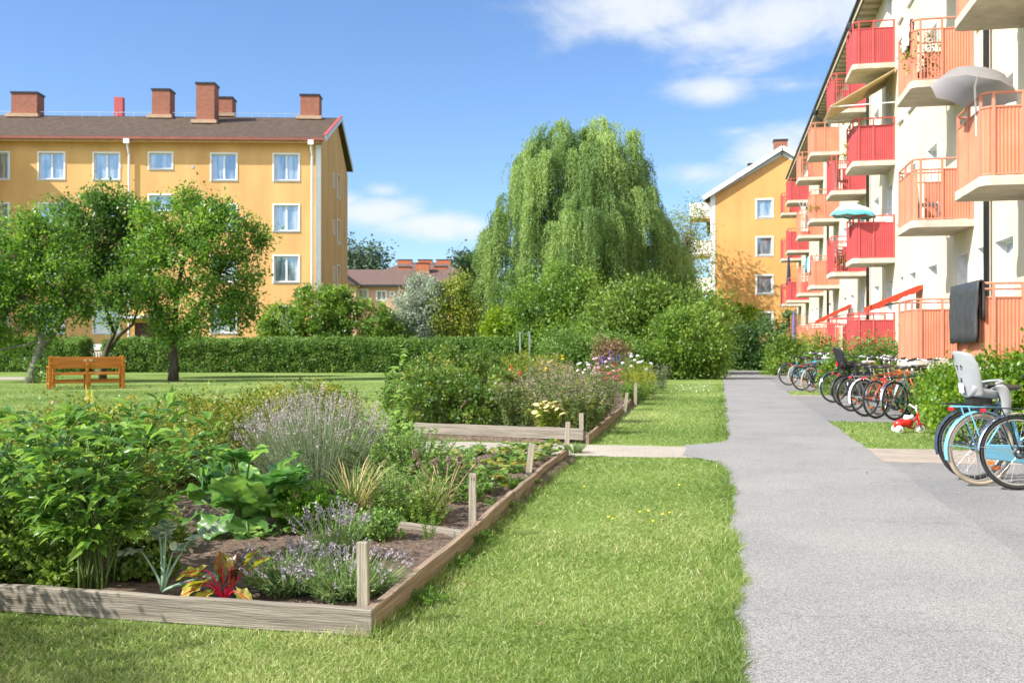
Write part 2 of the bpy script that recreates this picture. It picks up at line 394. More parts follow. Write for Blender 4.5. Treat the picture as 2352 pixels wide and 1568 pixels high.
wd = bpy.data.worlds.new('World'); S.world = wd; wd.use_nodes = True
nt = wd.node_tree; L = nt.links.new; bg = nt.nodes['Background']; bg.inputs['Strength'].default_value = .13
sk = N(nt, 'ShaderNodeTexSky', sky_type='NISHITA'); sk.sun_disc = False
sk.sun_elevation = SEL; sk.sun_rotation = math.atan2(hx, hy); sk.altitude = 0; sk.air_density = 1.0; sk.dust_density = .35; sk.ozone_density = 3.0
hs = N(nt, 'ShaderNodeMix', data_type='RGBA', blend_type='MULTIPLY'); hs.inputs[0].default_value = 1.; hs.inputs[7].default_value = (.61, .70, .83, 1)
L(sk.outputs[0], hs.inputs[6]); L(hs.outputs[2], bg.inputs['Color'])
tc = N(nt, 'ShaderNodeTexCoord'); sx = N(nt, 'ShaderNodeSeparateXYZ'); L(tc.outputs['Generated'], sx.inputs[0])
def mth(op, a, b=None, c=None):
    n = N(nt, 'ShaderNodeMath', operation=op)
    for i, q in enumerate((a, b, c)):
        if q is None: continue
        if isinstance(q, (int, float)): n.inputs[i].default_value = q
        else: L(q, n.inputs[i])
    return n.outputs[0]
az = mth('ARCTAN2', sx.outputs[0], sx.outputs[1]); el = mth('ARCSINE', sx.outputs[2])
mp = N(nt, 'ShaderNodeMapping'); mp.inputs['Scale'].default_value = (1, 1, 2.0); L(tc.outputs['Generated'], mp.inputs[0])
nz = N(nt, 'ShaderNodeTexNoise'); nz.inputs['Scale'].default_value = 8.5; nz.inputs['Detail'].default_value = 9; nz.inputs['Roughness'].default_value = .6; nz.inputs['Distortion'].default_value = .3
L(mp.outputs[0], nz.inputs['Vector'])
# clouds: (az, el, half width, half height, weight) as angles from the camera
def pa(x, y): return (-TH + math.atan((x - CX) / F), math.atan((HY - y) / math.hypot(F, x - CX)))
clouds = []
for x, y, w, h, g in [(1540, 20, 330, 95, .72), (1800, 40, 330, 110, .95), (1620, 70, 230, 70, .7), (2150, -60, 500, 120, 1.), (1700, -250, 600, 160, .9),
                      (880, 485, 170, 45, .95), (985, 515, 160, 48, 1.), (880, 437, 60, 28, .6), (1080, 520, 90, 40, .8), (800, 460, 60, 30, .6),
                      (1640, 212, 110, 32, .55), (1820, 195, 90, 25, .42), (1690, 302, 60, 16, .45), (1770, 345, 140, 70, .78), (1600, 400, 130, 40, .5), (1850, 300, 80, 30, .6), (1750, 410, 200, 60, .5)]:
    clouds.append((*pa(x, y), w / F, h / F, g))
for a0, e0, w, h, g in [(-1.9, .55, .9, .35, 1.1), (3.0, .8, .9, .4, 1.1), (-2.7, .5, .8, .3, 1.1), (1.9, .7, .8, .35, 1.), (1.6, .35, .5, .12, .8), (2.6, .3, .6, .12, .9), (-1.6, .4, .5, .12, .8), (-2.5, .28, .6, .1, .8), (3.1, .5, .5, .2, .7)]: clouds.append((a0, e0, w, h, g))  # unseen cloud banks beside and behind the camera, added as fill light
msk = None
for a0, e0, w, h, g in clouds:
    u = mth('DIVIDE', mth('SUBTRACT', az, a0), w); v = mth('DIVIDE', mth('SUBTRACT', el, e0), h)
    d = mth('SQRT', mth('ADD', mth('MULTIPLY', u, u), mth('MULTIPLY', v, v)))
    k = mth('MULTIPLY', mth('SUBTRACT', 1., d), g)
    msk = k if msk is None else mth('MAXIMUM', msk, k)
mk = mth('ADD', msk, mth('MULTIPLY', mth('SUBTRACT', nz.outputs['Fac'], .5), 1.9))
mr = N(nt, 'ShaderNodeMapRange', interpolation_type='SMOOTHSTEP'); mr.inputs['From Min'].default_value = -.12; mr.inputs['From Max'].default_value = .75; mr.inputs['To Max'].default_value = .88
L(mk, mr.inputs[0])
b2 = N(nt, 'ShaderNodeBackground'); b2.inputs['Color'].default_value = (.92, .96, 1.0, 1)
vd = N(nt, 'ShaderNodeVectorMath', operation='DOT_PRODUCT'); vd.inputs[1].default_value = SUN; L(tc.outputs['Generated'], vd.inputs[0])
L(mth('ADD', .54, mth('MULTIPLY', mth('MAXIMUM', vd.outputs['Value'], 0.), 1.3)), b2.inputs['Strength'])      # clouds brighter towards the sun, boosting fill light from the unseen banks
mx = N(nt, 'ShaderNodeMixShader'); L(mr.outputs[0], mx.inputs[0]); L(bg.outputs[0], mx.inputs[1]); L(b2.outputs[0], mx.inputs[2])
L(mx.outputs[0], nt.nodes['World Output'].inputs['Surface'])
S.view_settings.view_transform = 'Standard'; S.view_settings.look = 'None'; S.view_settings.exposure = .95; S.view_settings.gamma = 1

# ------------------------------------------------------------------ ground
def lawnmat():
    m, nt, p = newmat('lawn'); L = nt.links.new
    tc = N(nt, 'ShaderNodeTexCoord')
    n1 = N(nt, 'ShaderNodeTexNoise'); n1.inputs['Scale'].default_value = .35; n1.inputs['Detail'].default_value = 4
    n2 = N(nt, 'ShaderNodeTexNoise'); n2.inputs['Scale'].default_value = 14.; n2.inputs['Detail'].default_value = 8; n2.inputs['Roughness'].default_value = .75
    for q in (n1, n2): L(tc.outputs['Object'], q.inputs['Vector'])
    a = N(nt, 'ShaderNodeMath', operation='ADD'); mu = N(nt, 'ShaderNodeMath', operation='MULTIPLY'); mu.inputs[1].default_value = .5
    L(n1.outputs[0], a.inputs[0]); L(n2.outputs[0], a.inputs[1]); L(a.outputs[0], mu.inputs[0])
    cr = N(nt, 'ShaderNodeValToRGB'); e = cr.color_ramp.elements
    e[0].position = .40; e[0].color = (.085, .15, .03, 1); e[1].position = .64; e[1].color = (.30, .34, .12, 1)
    k = e.new(.5); k.color = (.17, .25, .06, 1)
    L(mu.outputs[0], cr.inputs[0]); L(cr.outputs[0], p.inputs['Base Color']); p.inputs['Roughness'].default_value = .9; p.inputs['Specular IOR Level'].default_value = .1
    b = N(nt, 'ShaderNodeBump'); b.inputs['Strength'].default_value = .7; b.inputs['Distance'].default_value = .05
    L(n2.outputs[0], b.inputs['Height']); L(b.outputs[0], p.inputs['Normal'])
    return m
def asphalt(name, c, sp):
    m, nt, p = newmat(name); L = nt.links.new
    tc = N(nt, 'ShaderNodeTexCoord')
    v = N(nt, 'ShaderNodeTexVoronoi'); v.inputs['Scale'].default_value = 190.
    n1 = N(nt, 'ShaderNodeTexNoise'); n1.inputs['Scale'].default_value = .8; n1.inputs['Detail'].default_value = 5
    n2 = N(nt, 'ShaderNodeTexNoise'); n2.inputs['Scale'].default_value = 60.; n2.inputs['Detail'].default_value = 6
    for q in (v, n1, n2): L(tc.outputs['Object'], q.inputs['Vector'])
    cr = N(nt, 'ShaderNodeValToRGB'); e = cr.color_ramp.elements; e[0].position = .0; e[1].position = 1.
    e[0].color = (*[x * (1 - sp) for x in c], 1); e[1].color = (*[x * (1 + sp) for x in c], 1)
    sp_ = N(nt, 'ShaderNodeSeparateColor'); L(v.outputs['Color'], sp_.inputs[0]); L(sp_.outputs[0], cr.inputs[0])
    mx = N(nt, 'ShaderNodeMix', data_type='RGBA', blend_type='MULTIPLY'); mx.inputs[0].default_value = 1.
    c2 = N(nt, 'ShaderNodeValToRGB'); c2.color_ramp.elements[0].position = .3; c2.color_ramp.elements[1].position = .7
    c2.color_ramp.elements[0].color = (.84, .84, .85, 1); c2.color_ramp.elements[1].color = (1.06, 1.05, 1.02, 1)
    L(n1.outputs[0], c2.inputs[0]); L(cr.outputs[0], mx.inputs[6]); L(c2.outputs[0], mx.inputs[7])
    # hairline cracks
    w = N(nt, 'ShaderNodeTexVoronoi', feature='DISTANCE_TO_EDGE'); w.inputs['Scale'].default_value = .33
    ds = N(nt, 'ShaderNodeVectorMath', operation='ADD'); n3 = N(nt, 'ShaderNodeTexNoise'); n3.inputs['Scale'].default_value = 2.; n3.inputs['Detail'].default_value = 7
    L(tc.outputs['Object'], n3.inputs['Vector']); L(tc.outputs['Object'], ds.inputs[0]); L(n3.outputs['Color'], ds.inputs[1]); L(ds.outputs[0], w.inputs['Vector'])
    c3 = N(nt, 'ShaderNodeValToRGB'); c3.color_ramp.elements[0].position = .0; c3.color_ramp.elements[1].position = .006
    c3.color_ramp.elements[0].color = (.6, .6, .6, 1)
    m2 = N(nt, 'ShaderNodeMix', data_type='RGBA', blend_type='MULTIPLY'); m2.inputs[0].default_value = .45
    L(w.outputs['Distance'], c3.inputs[0]); L(mx.outputs[2], m2.inputs[6]); L(c3.outputs[0], m2.inputs[7])
    L(m2.outputs[2], p.inputs['Base Color']); p.inputs['Roughness'].default_value = .9; p.inputs['Specular IOR Level'].default_value = .25
    b = N(nt, 'ShaderNodeBump'); b.inputs['Strength'].default_value = .6; b.inputs['Distance'].default_value = .008
    L(n2.outputs[0], b.inputs['Height']); L(b.outputs[0], p.inputs['Normal'])
    return m
LAWN = lawnmat(); ASPH = asphalt('path_asphalt', (.24, .24, .24), .5); ASPD = asphalt('apron_asphalt', (.212, .212, .214), .45)
GRAVEL = asphalt('gravel', (.37, .335, .285), .4)
TILES = mat('paving_slabs', (.31, .265, .225), .85, var=.1, scale=3, bump=.2)
SOIL = mat('garden_soil', (.15, .105, .075), .95, var=.4, scale=22, bump=1., bscale=60, c2=(.055, .038, .028))

def sheet(name, poly, z, m, label=None):
    mb = MB(); mb.quad(*[(x, y, 0) for x, y in poly])
    o = mb.build(name, m, None, (0, 0, z)); o['kind'] = 'structure'; return o
sheet('lawn', [(-500, -60), (500, -60), (500, 900), (-500, 900)], 0, LAWN)
def wob(y, s, a=.045): return a * (math.sin(y * 2.1 + s) * .5 + math.sin(y * 5.3 + s * 2) * .35 + math.sin(y * 13.1 + s) * .25)
ys = [-8 + .15 * i for i in range(int(60 / .15))]
def lx(y):                                               # left edge of the path, widened where the gravel path joins
    x = .10 + wob(y, 1.) + .0012 * y
    for yc, r in ((12.1, .75), (13.5, .75)):
        pass
    if y < 12.15 and y > 10.4: x -= .55 * ((y - 10.4) / 1.75) ** 3
    if 12.15 <= y <= 13.45: x -= .55
    if 13.45 < y < 14.6: x -= .55 * ((14.6 - y) / 1.15) ** 3
    return x
def rx(y): return 1.86 + wob(y, 4., .03)
sheet('path', [(lx(y), y) for y in ys] + [(rx(y), y) for y in reversed(ys)], .008, ASPH)
gy0, gy1 = 11.95, 13.3
xs = [-.30 - .15 * i for i in range(60)]
sheet('gravel_path', [(x, gy0 + wob(x, 2., .06)) for x in xs] + [(x, gy1 + wob(x, 7., .08)) for x in reversed(xs)], .004, GRAVEL)
aprons = [(-8, 12.0), (18.15, 26.6), (29.6, 43.5)]
for a, b in aprons:
    pts = [a + (b - a) * i / 60 for i in range(61)]
    sheet('parking_apron', [(1.7, a), (4.2, a), (4.2, b), (1.7, b)], .004, ASPD)
for a, b in [(12.0, 13.55), (26.6, 27.35), (43.5, 44.4)]:
    sheet('paving_strip', [(1.83, a), (4.2, a), (4.2, b), (1.83, b)], .006, TILES)
# bed soil: lumpy sheets
def soil(x0, x1, y0, y1, seed):
    nx, ny = int((x1 - x0) / .05), int((y1 - y0) / .05)
    r = np.random.default_rng(seed); X, Y = np.meshgrid(np.linspace(x0, x1, nx), np.linspace(y0, y1, ny))
    Z = r.random(X.shape) * .022 + .012 * np.sin(X * 3.1 + seed) * np.sin(Y * 2.3) + .035
    Z[:, 0] = Z[:, -1] = 0; Z[0] = Z[-1] = 0
    v = np.stack([X, Y, Z], -1).reshape(-1, 3); mb = MB(); mb.v = [tuple(p) for p in v]
    mb.f = [(j * nx + i, j * nx + i + 1, (j + 1) * nx + i + 1, (j + 1) * nx + i) for j in range(ny - 1) for i in range(nx - 1)]
    o = mb.build('soil', SOIL, None, (0, 0, .002), smooth=True); o['kind'] = 'structure'
LM['stalk'] = leafmat('pale_stalk_leaf', (.14, .27, .05), (.23, .38, .08), (.34, .50, .12), .5, .4)
LM['lavg'] = leafmat('green_lavender_leaf', (.10, .18, .05), (.17, .27, .08), (.27, .36, .14), .6, .28)
def translucent(m, f, c):
    nt = m.node_tree; p = nt.nodes['Principled BSDF']; t = N(nt, 'ShaderNodeBsdfTranslucent'); t.inputs['Color'].default_value = (*c, 1)
    mx = N(nt, 'ShaderNodeMixShader'); mx.inputs[0].default_value = f; nt.links.new(p.outputs[0], mx.inputs[1]); nt.links.new(t.outputs[0], mx.inputs[2]); nt.links.new(mx.outputs[0], nt.nodes['Material Output'].inputs['Surface'])
translucent(CLOTHG, .5, (.5, .49, .5)); translucent(AWNY, .35, (.7, .55, .3)); translucent(AWNR, .25, (.6, .08, .03))
soil(-4.6, -1.62, 4.42, 11.6, 3); soil(-4.6, -1.82, 13.5, 34.0, 4)

def onlawn(X, Y):
    lx_ = np.array([lx(y) for y in Y])
    ok = ~((X > lx_ + .015) & (X < 1.86))
    ok &= ~((X > -6.0) & (X < -1.6 - .02 * np.clip(Y - 4.4, 0, 7)) & (Y > 4.33) & (Y < 11.75))
    ok &= ~((X > -6.0) & (X < -1.74) & (Y > 13.3) & (Y < 34))
    ok &= ~((Y > 11.9) & (Y < 13.38) & (X < .1) & (X > -9))
    for a, b in aprons: ok &= ~((X > 1.7) & (Y > a) & (Y < b) & (X < 4.2))
    for a, b in [(12, 13.55), (26.6, 27.35), (43.5, 44.4)]: ok &= ~((X > 1.8) & (Y > a) & (Y < b) & (X < 4.2))
    return ok & (X < 4.8)
def vnoise(X, Y, s, seed):
    r = np.random.default_rng(seed); g = r.random((64, 64)); x = X / s; y = Y / s
    i = np.floor(x).astype(int); j = np.floor(y).astype(int); fx = x - i; fy = y - j; fx = fx * fx * (3 - 2 * fx); fy = fy * fy * (3 - 2 * fy)
    q = lambda a, b: g[a % 64, b % 64]
    return (q(i, j) * (1 - fx) + q(i + 1, j) * fx) * (1 - fy) + (q(i, j + 1) * (1 - fx) + q(i + 1, j + 1) * fx) * fy
def grass():
    n = 620000
    d = 3.2 * (34 / 3.2) ** (rng.random(n) ** 1.25)
    r = (rng.random(n) * 2 - 1) * (.60 * d + .4)
    X = r * CT - d * ST; Y = r * ST + d * CT
    ok = onlawn(X, Y); X, Y, d = X[ok], Y[ok], d[ok]; n = len(X)
    a = vnoise(X, Y, .55, 1); b = vnoise(X, Y, .13, 2); c = vnoise(X, Y, 1.9, 8)
    keep = rng.random(n) < .55 + .6 * b; X, Y, d, a, b, c = X[keep], Y[keep], d[keep], a[keep], b[keep], c[keep]; n = len(X)
    edge = np.exp(-np.abs(X - .06) / .12) * 1. + np.exp(-np.abs(X + 1.58 + .02 * np.clip(Y - 4.4, 0, 7)) / .10) * (Y > 4.3) * (Y < 11.8) * 1.6
    L_ = (.012 + .013 * a + .015 * rng.random(n)) * (1 + 1.2 * edge) * np.clip(d / 6, 1, 1.35)
    Wd = (.0028 + .0024 * rng.random(n)) * np.clip(d / 5, 1, 4.)
    D = nrm(np.stack([rng.normal(size=n) * .9, rng.normal(size=n) * .9, .35 + rng.random(n) * .8], -1))
    Nn = nrm(np.stack([rng.normal(size=n), rng.normal(size=n), .6 + 0 * X], -1))
    v = np.clip(.12 + .42 * rng.random(n) + .62 * (c - .45) + .3 * (a - .5) + (rng.random(n) < .11) * .45 - .25 * edge, 0, 1)
    near = d < 7
    lb = LB(); z = np.zeros(n)
    P = np.stack([X, Y, z], -1)
    lb.add(P[near], D[near], Nn[near], L_[near] * 1.15, Wd[near], v[near], BLADE)
    lb.add(P[~near], D[~near], Nn[~near], L_[~near], Wd[~near], v[~near], SQ)
    # clover and plantain leaves woven into the turf
    k = 60000; d = 3.4 * (15 / 3.4) ** rng.random(k); r = (rng.random(k) * 2 - 1) * (.6 * d + .4); X = r * CT - d * ST; Y = r * ST + d * CT
    ok = onlawn(X, Y) & (vnoise(X, Y, .45, 21) * .6 + vnoise(X, Y, 1.3, 22) * .4 > .56); X, Y, d = X[ok], Y[ok], d[ok]; k = len(X)
    lb.add(np.stack([X, Y, .008 + .022 * rng.random(k)], -1), nrm(np.stack([rng.normal(size=k), rng.normal(size=k), .15 + 0 * X], -1)), rng.normal(size=(k, 3)) * .35 + np.array([0, 0, 1]), (.009 + .012 * rng.random(k)) * np.clip(d / 6, 1, 1.6), (.009 + .006 * rng.random(k)) * np.clip(d / 6, 1, 1.6), .05 + .4 * rng.random(k), DIA)
    o = lb.build('grass', LM['blade']); tag(o, 'short sunlit lawn grass with a few dry straw patches', 'grass', kind='stuff')
grass()
# ------------------------------------------------------------------ buildings
def wall(mb, x0, x1, z0, z1, ops, rec, y=0.):
    """wall in the local x-z plane at y (outside is -y) with recessed openings (xa, xb, za, zb)"""
    xs = sorted({x0, x1, *[o[0] for o in ops], *[o[1] for o in ops]}); zs = sorted({z0, z1, *[o[2] for o in ops], *[o[3] for o in ops]})
    for i in range(len(xs) - 1):
        for j in range(len(zs) - 1):
            cx, cz = (xs[i] + xs[i + 1]) / 2, (zs[j] + zs[j + 1]) / 2
            if any(o[0] < cx < o[1] and o[2] < cz < o[3] for o in ops): continue
            mb.quad((xs[i], y, zs[j]), (xs[i + 1], y, zs[j]), (xs[i + 1], y, zs[j + 1]), (xs[i], y, zs[j + 1]))
    for a, b, c, d in ops:
        mb.quad((a, y, c), (a, y, d), (a, y + rec, d), (a, y + rec, c)); mb.quad((b, y, c), (b, y + rec, c), (b, y + rec, d), (b, y, d))
        mb.quad((a, y, d), (b, y, d), (b, y + rec, d), (a, y + rec, d)); mb.quad((a, y, c), (a, y + rec, c), (b, y + rec, c), (b, y, c))
WCACHE = {}
def window(parent, xa, xb, za, zb, rec, M=None, mull=1, casing=.08, bar=.055, y=0., transom=False, glass=None, frame_m=None, name='window'):
    """frame mesh (casing on the wall, sash, mullions) with a pane and a sill below it; M places local wall coordinates in the parent"""
    w, h = xb - xa, zb - za; key = (round(w, 3), round(h, 3), rec, mull, casing, transom, name, glass.name if glass else '')
    if key not in WCACHE:
        f = MB()
        if casing:
            for q in ((-casing, 0, 0, h), (w, w + casing, 0, h), (-casing, w + casing, h, h + casing), (-casing, w + casing, -casing, 0)): f.box(q[0], q[1], -.03, .002, q[2], q[3])
        for q in ((0, bar, 0, h), (w - bar, w, 0, h), (bar, w - bar, h - bar, h), (bar, w - bar, 0, bar)): f.box(q[0] + .002 * (q[0] == 0), q[1], rec - .06, rec - .004, q[2] + .002, q[3] - .002)
        for i in range(mull):
            x = w * (i + 1) / (mull + 1); f.box(x - bar * .8, x + bar * .8, rec - .065, rec - .006, bar, h - bar)
        if transom: f.box(bar, w - bar, rec - .063, rec - .006, h * .3, h * .3 + .1)
        p = MB(); p.quad((.01, rec - .02, .01), (w - .01, rec - .02, .01), (w - .01, rec - .02, h - .01), (.01, rec - .02, h - .01))
        s = MB(); s.box(-.04, w + .04, -.06, rec - .07, -.035, -.004)
        fo = f.build(name, frame_m or WHITE, parent); po = p.build('pane', glass or GLASS, fo); so_ = s.build('sill', ALU, fo)
        WCACHE[key] = fo; o = fo
    else:
        o = copy_tree(WCACHE[key], parent)
    m = (M or Matrix.Identity(4)) @ Matrix.Translation((xa, y, za))
    o.parent = parent; o.matrix_local = m
    return o
def slopes(name, parent, M, x0, x1, ya, za, yr, zr, yb, zb, m, th=.16, chimneys=None):
    """gable roof as one mesh: front eave (ya,za), ridge (yr,zr), back eave (yb,zb), local x from x0 to x1"""
    mb = MB(M)
    P = [(ya, za), (yr, zr), (yb, zb), (yb, zb - th), (yr, zr - th), (ya, za - th)]
    vs = [(x0, y, z) for y, z in P] + [(x1, y, z) for y, z in P]
    mb.add(vs, [(0, 6, 7, 1), (1, 7, 8, 2), (2, 8, 9, 3), (3, 9, 10, 4), (4, 10, 11, 5), (5, 11, 6, 0), (0, 1, 4, 5), (1, 2, 3, 4), (6, 11, 10, 7), (7, 10, 9, 8)])
    return mb.build(name, m, parent)
def chimney(parent, M, x, y, w, d, z0, z1, m=None, cap=True):
    mb = MB(M); mb.box(x - w / 2, x + w / 2, y - d / 2, y + d / 2, z0, z1)
    c = mb.build('chimney', m or BRICK, parent)
    k = MB(M); k.box(x - w / 2 - .05, x + w / 2 + .05, y - d / 2 - .05, y + d / 2 + .05, z1 + .002, z1 + .1)
    k.build('chimney_cap', DARKM, parent)
    f = MB(M); f.box(x - w / 2 - .14, x + w / 2 + .14, y - d / 2 - .28, y - d / 2 - .002, z0 + .12, z0 + .55 if False else z0 + .3)
    return c

# ---- left yellow block: local x runs to the LEFT along the front, y to the back (seen from the photograph)
def yellow_block():
    org = W((738 - CX) / F * 54, 54)
    e = R_(2.0)
    left = Vector((-CT, -ST, 0)); back = Vector((-ST, CT, 0))
    ux = left * math.cos(e) - back * math.sin(e); uy = back * math.cos(e) + left * math.sin(e) * 1.0
    uy = Vector((-ux.y, ux.x, 0)); uy = uy if uy.dot(back) > 0 else -uy
    root = thing('apartment_building', 'large yellow plastered apartment block with brown tiled roof and brick chimneys behind the fruit trees', 'building', org)
    B = Matrix(((ux.x, uy.x, 0, 0), (ux.y, uy.y, 0, 0), (0, 0, 1, 0), (0, 0, 0, 1)))
    # mirror: x to the left, so faces flip; harmless for two-sided shading
    H, L_, Dp, yr, zr = 12.3, 30., 10.9, 5.9, 14.95
    cols = [1.89, 5.24, 11.5, 14.42, 17.35]; rows = [10.91, 8.17, 5.41, 2.65]
    ops = [(c - .66, c + .66, r - .70, r + .70) for c in cols for r in rows]
    stair = [(8.62, 11.22), (8.62, 8.95), (8.62, 6.2)]
    ops += [(c - .6, c + .6, r - .42, r + .42) for c, r in stair]
    door = (8.9, 10.0, .25, 2.5); ops.append(door)
    mb = MB(B); wall(mb, 0, L_, 0, H, ops, .14)
    gops = [(y - .22, y + .22, r - .33, r + .45) for y in (4.7,) for r in rows] + [(y - .5, y + .5, r - .7, r + .7) for y in (6.7,) for r in rows]
    GM = B @ Matrix(((0, 1, 0, 0), (1, 0, 0, 0), (0, 0, 1, 0), (0, 0, 0, 1)))   # gable: local x -> depth, y -> inwards
    gm = MB(GM); wall(gm, 0, Dp, 0, H, gops, .14)
    gm.M = B; gm.quad((0, 0, H), (0, yr, zr - .12), (0, Dp, H))
    mb.v += [tuple(v) for v in []]; b0 = len(mb.v); mb.v += gm.v; mb.f += [tuple(i + b0 for i in f) for f in gm.f]
    mb.quad((0, Dp, 0), (0, Dp, H), (L_, Dp, H), (L_, Dp, 0))
    # cross wing on the left, reaching forward, outside the picture
    mb.box(18.4, L_, -3.3, -.003, 0, H)
    mb.build('wall', PLASTER_Y, root)
    for a, b, c, d in ops[:20]: window(root, a, b, c, d, .14, B)
    for a, b, c, d in ops[20:23]: window(root, a, b, c, d, .14, B, mull=0)
    for a, b, c, d in gops[:4]: window(root, a, b, c, d, .14, GM, mull=0, casing=.05)
    for a, b, c, d in gops[4:]: window(root, a, b, c, d, .14, GM, casing=.06)
    dm = MB(B); dm.box(door[0], door[1], .06, .12, door[2], door[3]); dd = dm.build('door', mat('brown_door', (.09, .035, .02), .5), root)
    dh = MB(B); dh.tube([(9.05, .04, 1.25), (9.05, .02, 1.25), (9.18, .02, 1.25)], .015); dh.build('handle', CHROME, dd)
    cn = MB(B); cn.box(8.5, 10.4, -1.1, -.003, 2.72, 2.86); cn.build('canopy', WHITE, root)
    # roof with verge overhang, wing roof, fascia, gutter
    k = (zr - 12.45) / (yr + .5)
    rf = slopes('roof', root, B, -.28, L_, -.5, 12.45, yr, zr, Dp + .5, zr - k * (Dp + .5 - yr), TILE)
    wg = MB(B); wg.add([(17.35, -4.0, 12.62), (17.35, 3.2, 12.62), (22.5, 6.5, zr - .1), (22.5, -4.0, zr - .1), (28, -4, 12.62), (28, 3, 12.62), (17.35, -4, 12.5), (17.35, 3.2, 12.5), (22.5, -4, zr - .25)],
                       [(0, 1, 2, 3), (3, 2, 5, 4), (0, 6, 7, 1), (0, 3, 8, 6)])
    wg.build('roof', TILE, root)
    fa = MB(B); fa.box(-.28, L_, -.56, -.503, 12.28, 12.43); fa.build('fascia', REDFAS, root)
    cn = MB(B); cn.box(-.02, 18.3, -.45, -.003, 12.16, 12.28); cn.build('cornice', mat('yellow_cornice', (.55, .30, .12), .8), root)
    vg = MB(B)
    for p, q in (((-.3, -.55, 12.36), (-.3, yr, zr - .03)), ((-.3, yr, zr - .03), (-.3, Dp + .5, zr - .05 - k * (Dp + .5 - yr)))): vg.bar(p, q, .05, .3)
    vg.build('verge_board', mat('pale_verge', (.62, .66, .70), .5), root)
    vr = MB(B); vr.bar((-.27, -.55, 12.56), (-.27, yr, zr + .1), .16, .06); vr.build('verge_flashing', mat('red_flashing', (.5, .09, .08), .5), root)
    cb = MB(B); cb.box(.02, .30, -.035, -.002, 0, 12.15); cb.build('corner_board', WHITE, root)
    for x in (.48, 10.25):
        d = MB(B); d.tube([(x, -.5, 12.3), (x, -.45, 12.0), (x, -.16, 11.5), (x, -.16, .2)], .06, 8); d.lathe([(.07, 12.15), (.17, 12.42)], n=8) if False else None
        d.box(x - .15, x + .15, -.62, -.47, 12.05, 12.3); d.build('downpipe', WHITE, root, smooth=False)
    for x, z in ((6.9, 10.9), (10.75, 10.9)):
        v = MB(B); v.box(x - .07, x + .07, -.02, -.002, z - .07, z + .07); v.build('wall_vent', ALU, root)
    rl = MB(B); rl.bar((2, yr - .25, zr + .17), (24, yr - .25, zr + .17), .03, .03)
    for i in range(23): rl.bar((2 + i, yr - .25, zr - .1), (2 + i, yr - .25, zr + .17), .02, .02)
    rl.build('roof_rail', ALU, root)
    def ux_(x, d): return -((x - CX) / F * d - (738 - CX) / F * 54)
    for x, w, top, y, zb in ((73, 1.5, 16.15, yr, 14.3), (378, 1.05, 16.4, yr, 14.2), (475, 1.05, 16.35, 4.2, 13.6), (522, .9, 16.15, yr + .8, 14.2), (713, 1.12, 16.15, yr, 14.3)):
        chimney(root, B, ux_(x, 54 + y) - .25, y, w, 1.0, zb, top)
        f = MB(B); xx = ux_(x, 54 + y) - .25; f.box(xx - w / 2 - .2, xx + w / 2 + .2, y - .85, y - .502, zr - k * .6 - .02 - k * (yr - y), zr - k * .3 + .06 - k * (yr - y)); f.build('chimney_flashing', mat('tan_flashing', (.5, .33, .2), .7), root)
    rp = MB(B); rp.box(ux_(287, 60) - .25, ux_(287, 60) + .25, yr, yr + .4, 14.4, 16.1); rp.build('vent_stack', mat('red_vent', (.5, .09, .09), .6), root)
yellow_block()

# ---- far golden block closing the path, gable towards the camera
def golden_block():
    X0, X1, Y0 = -.6, 9.4, 73.4; root = thing('apartment_building', 'golden yellow apartment block showing its gable end beyond the end of the path', 'building', (X0, Y0, 0))
    w = X1 - X0; H, zr = 12.25, 15.35
    rows = [zy(478, 71), zy(565, 71), zy(653, 71), zy(738, 71)]
    xc = A(1758, 71).x - X0 - .05
    ops = [(xc - .52, xc + .52, r - .62, r + .62) for r in rows]
    mb = MB(); wall(mb, 0, w, 0, H, ops, .14); mb.quad((0, 0, H), (w, 0, H), (w / 2, 0, zr - .1))
    mb.quad((0, 0, 0), (0, 0, H), (0, 24, H), (0, 24, 0)); mb.quad((w, 0, 0), (w, 24, 0), (w, 24, H), (w, 0, H)); mb.quad((0, 24, 0), (w, 24, 0), (w, 24, H), (0, 24, H))
    mb.build('wall', PLASTER_G, root)
    for a, b, c, d in ops: window(root, a, b, c, d, .14, None, mull=0, casing=.11, glass=GLASS)
    RM = Matrix(((0, 1, 0, 0), (1, 0, 0, 0), (0, 0, 1, 0), (0, 0, 0, 1)))
    k = (zr - H) / (w / 2)
    slopes('roof', root, RM, -.35, 24, -.5, H - .5 * k + .05, w / 2, zr + .05, w + .5, H - .5 * k + .05, TILE)
    vb = MB(); vb.bar((-.55, -.37, H - .55 * k - .06), (w / 2, -.37, zr - .06), .05, .3, (0, 0, 1)); vb.bar((w / 2, -.37, zr - .06), (w + .55, -.37, H - .55 * k - .06), .05, .3); vb.build('verge_board', WHITE, root)
    tb = MB(); tb.bar((0, -.02, H - .12), (w / 2, -.02, zr - .38), .03, .3); tb.bar((w / 2, -.02, zr - .38), (w, -.02, H - .12), .03, .3); tb.build('gable_trim', WHITE, root)
    cb = MB(); cb.box(-.03, .32, -.03, -.002, 0, H - .1); cb.build('corner_board', WHITE, root)
    chimney(root, None, w / 2, 2.2, .95, .9, 14.6, 16.2); chimney(root, None, A(1730, 78).x - X0, 6, .8, .9, 13.2, 15.2)
    for i in range(4):
        z = 2.3 + 2.75 * i
        b = MB(); b.box(-1.25 - .25 * (i % 2), -.003, .9, 3.4, z, z + .14); bo = b.build('balcony', CONCRETE, root)
        p = MB(); x = -1.25 - .25 * (i % 2); p.box(x, -.03, .86, .9, z + .14, z + 1.15); p.box(x - .04, x, .86, 3.4, z + .14, z + 1.15); p.build('panel', WHITE, bo)
golden_block()

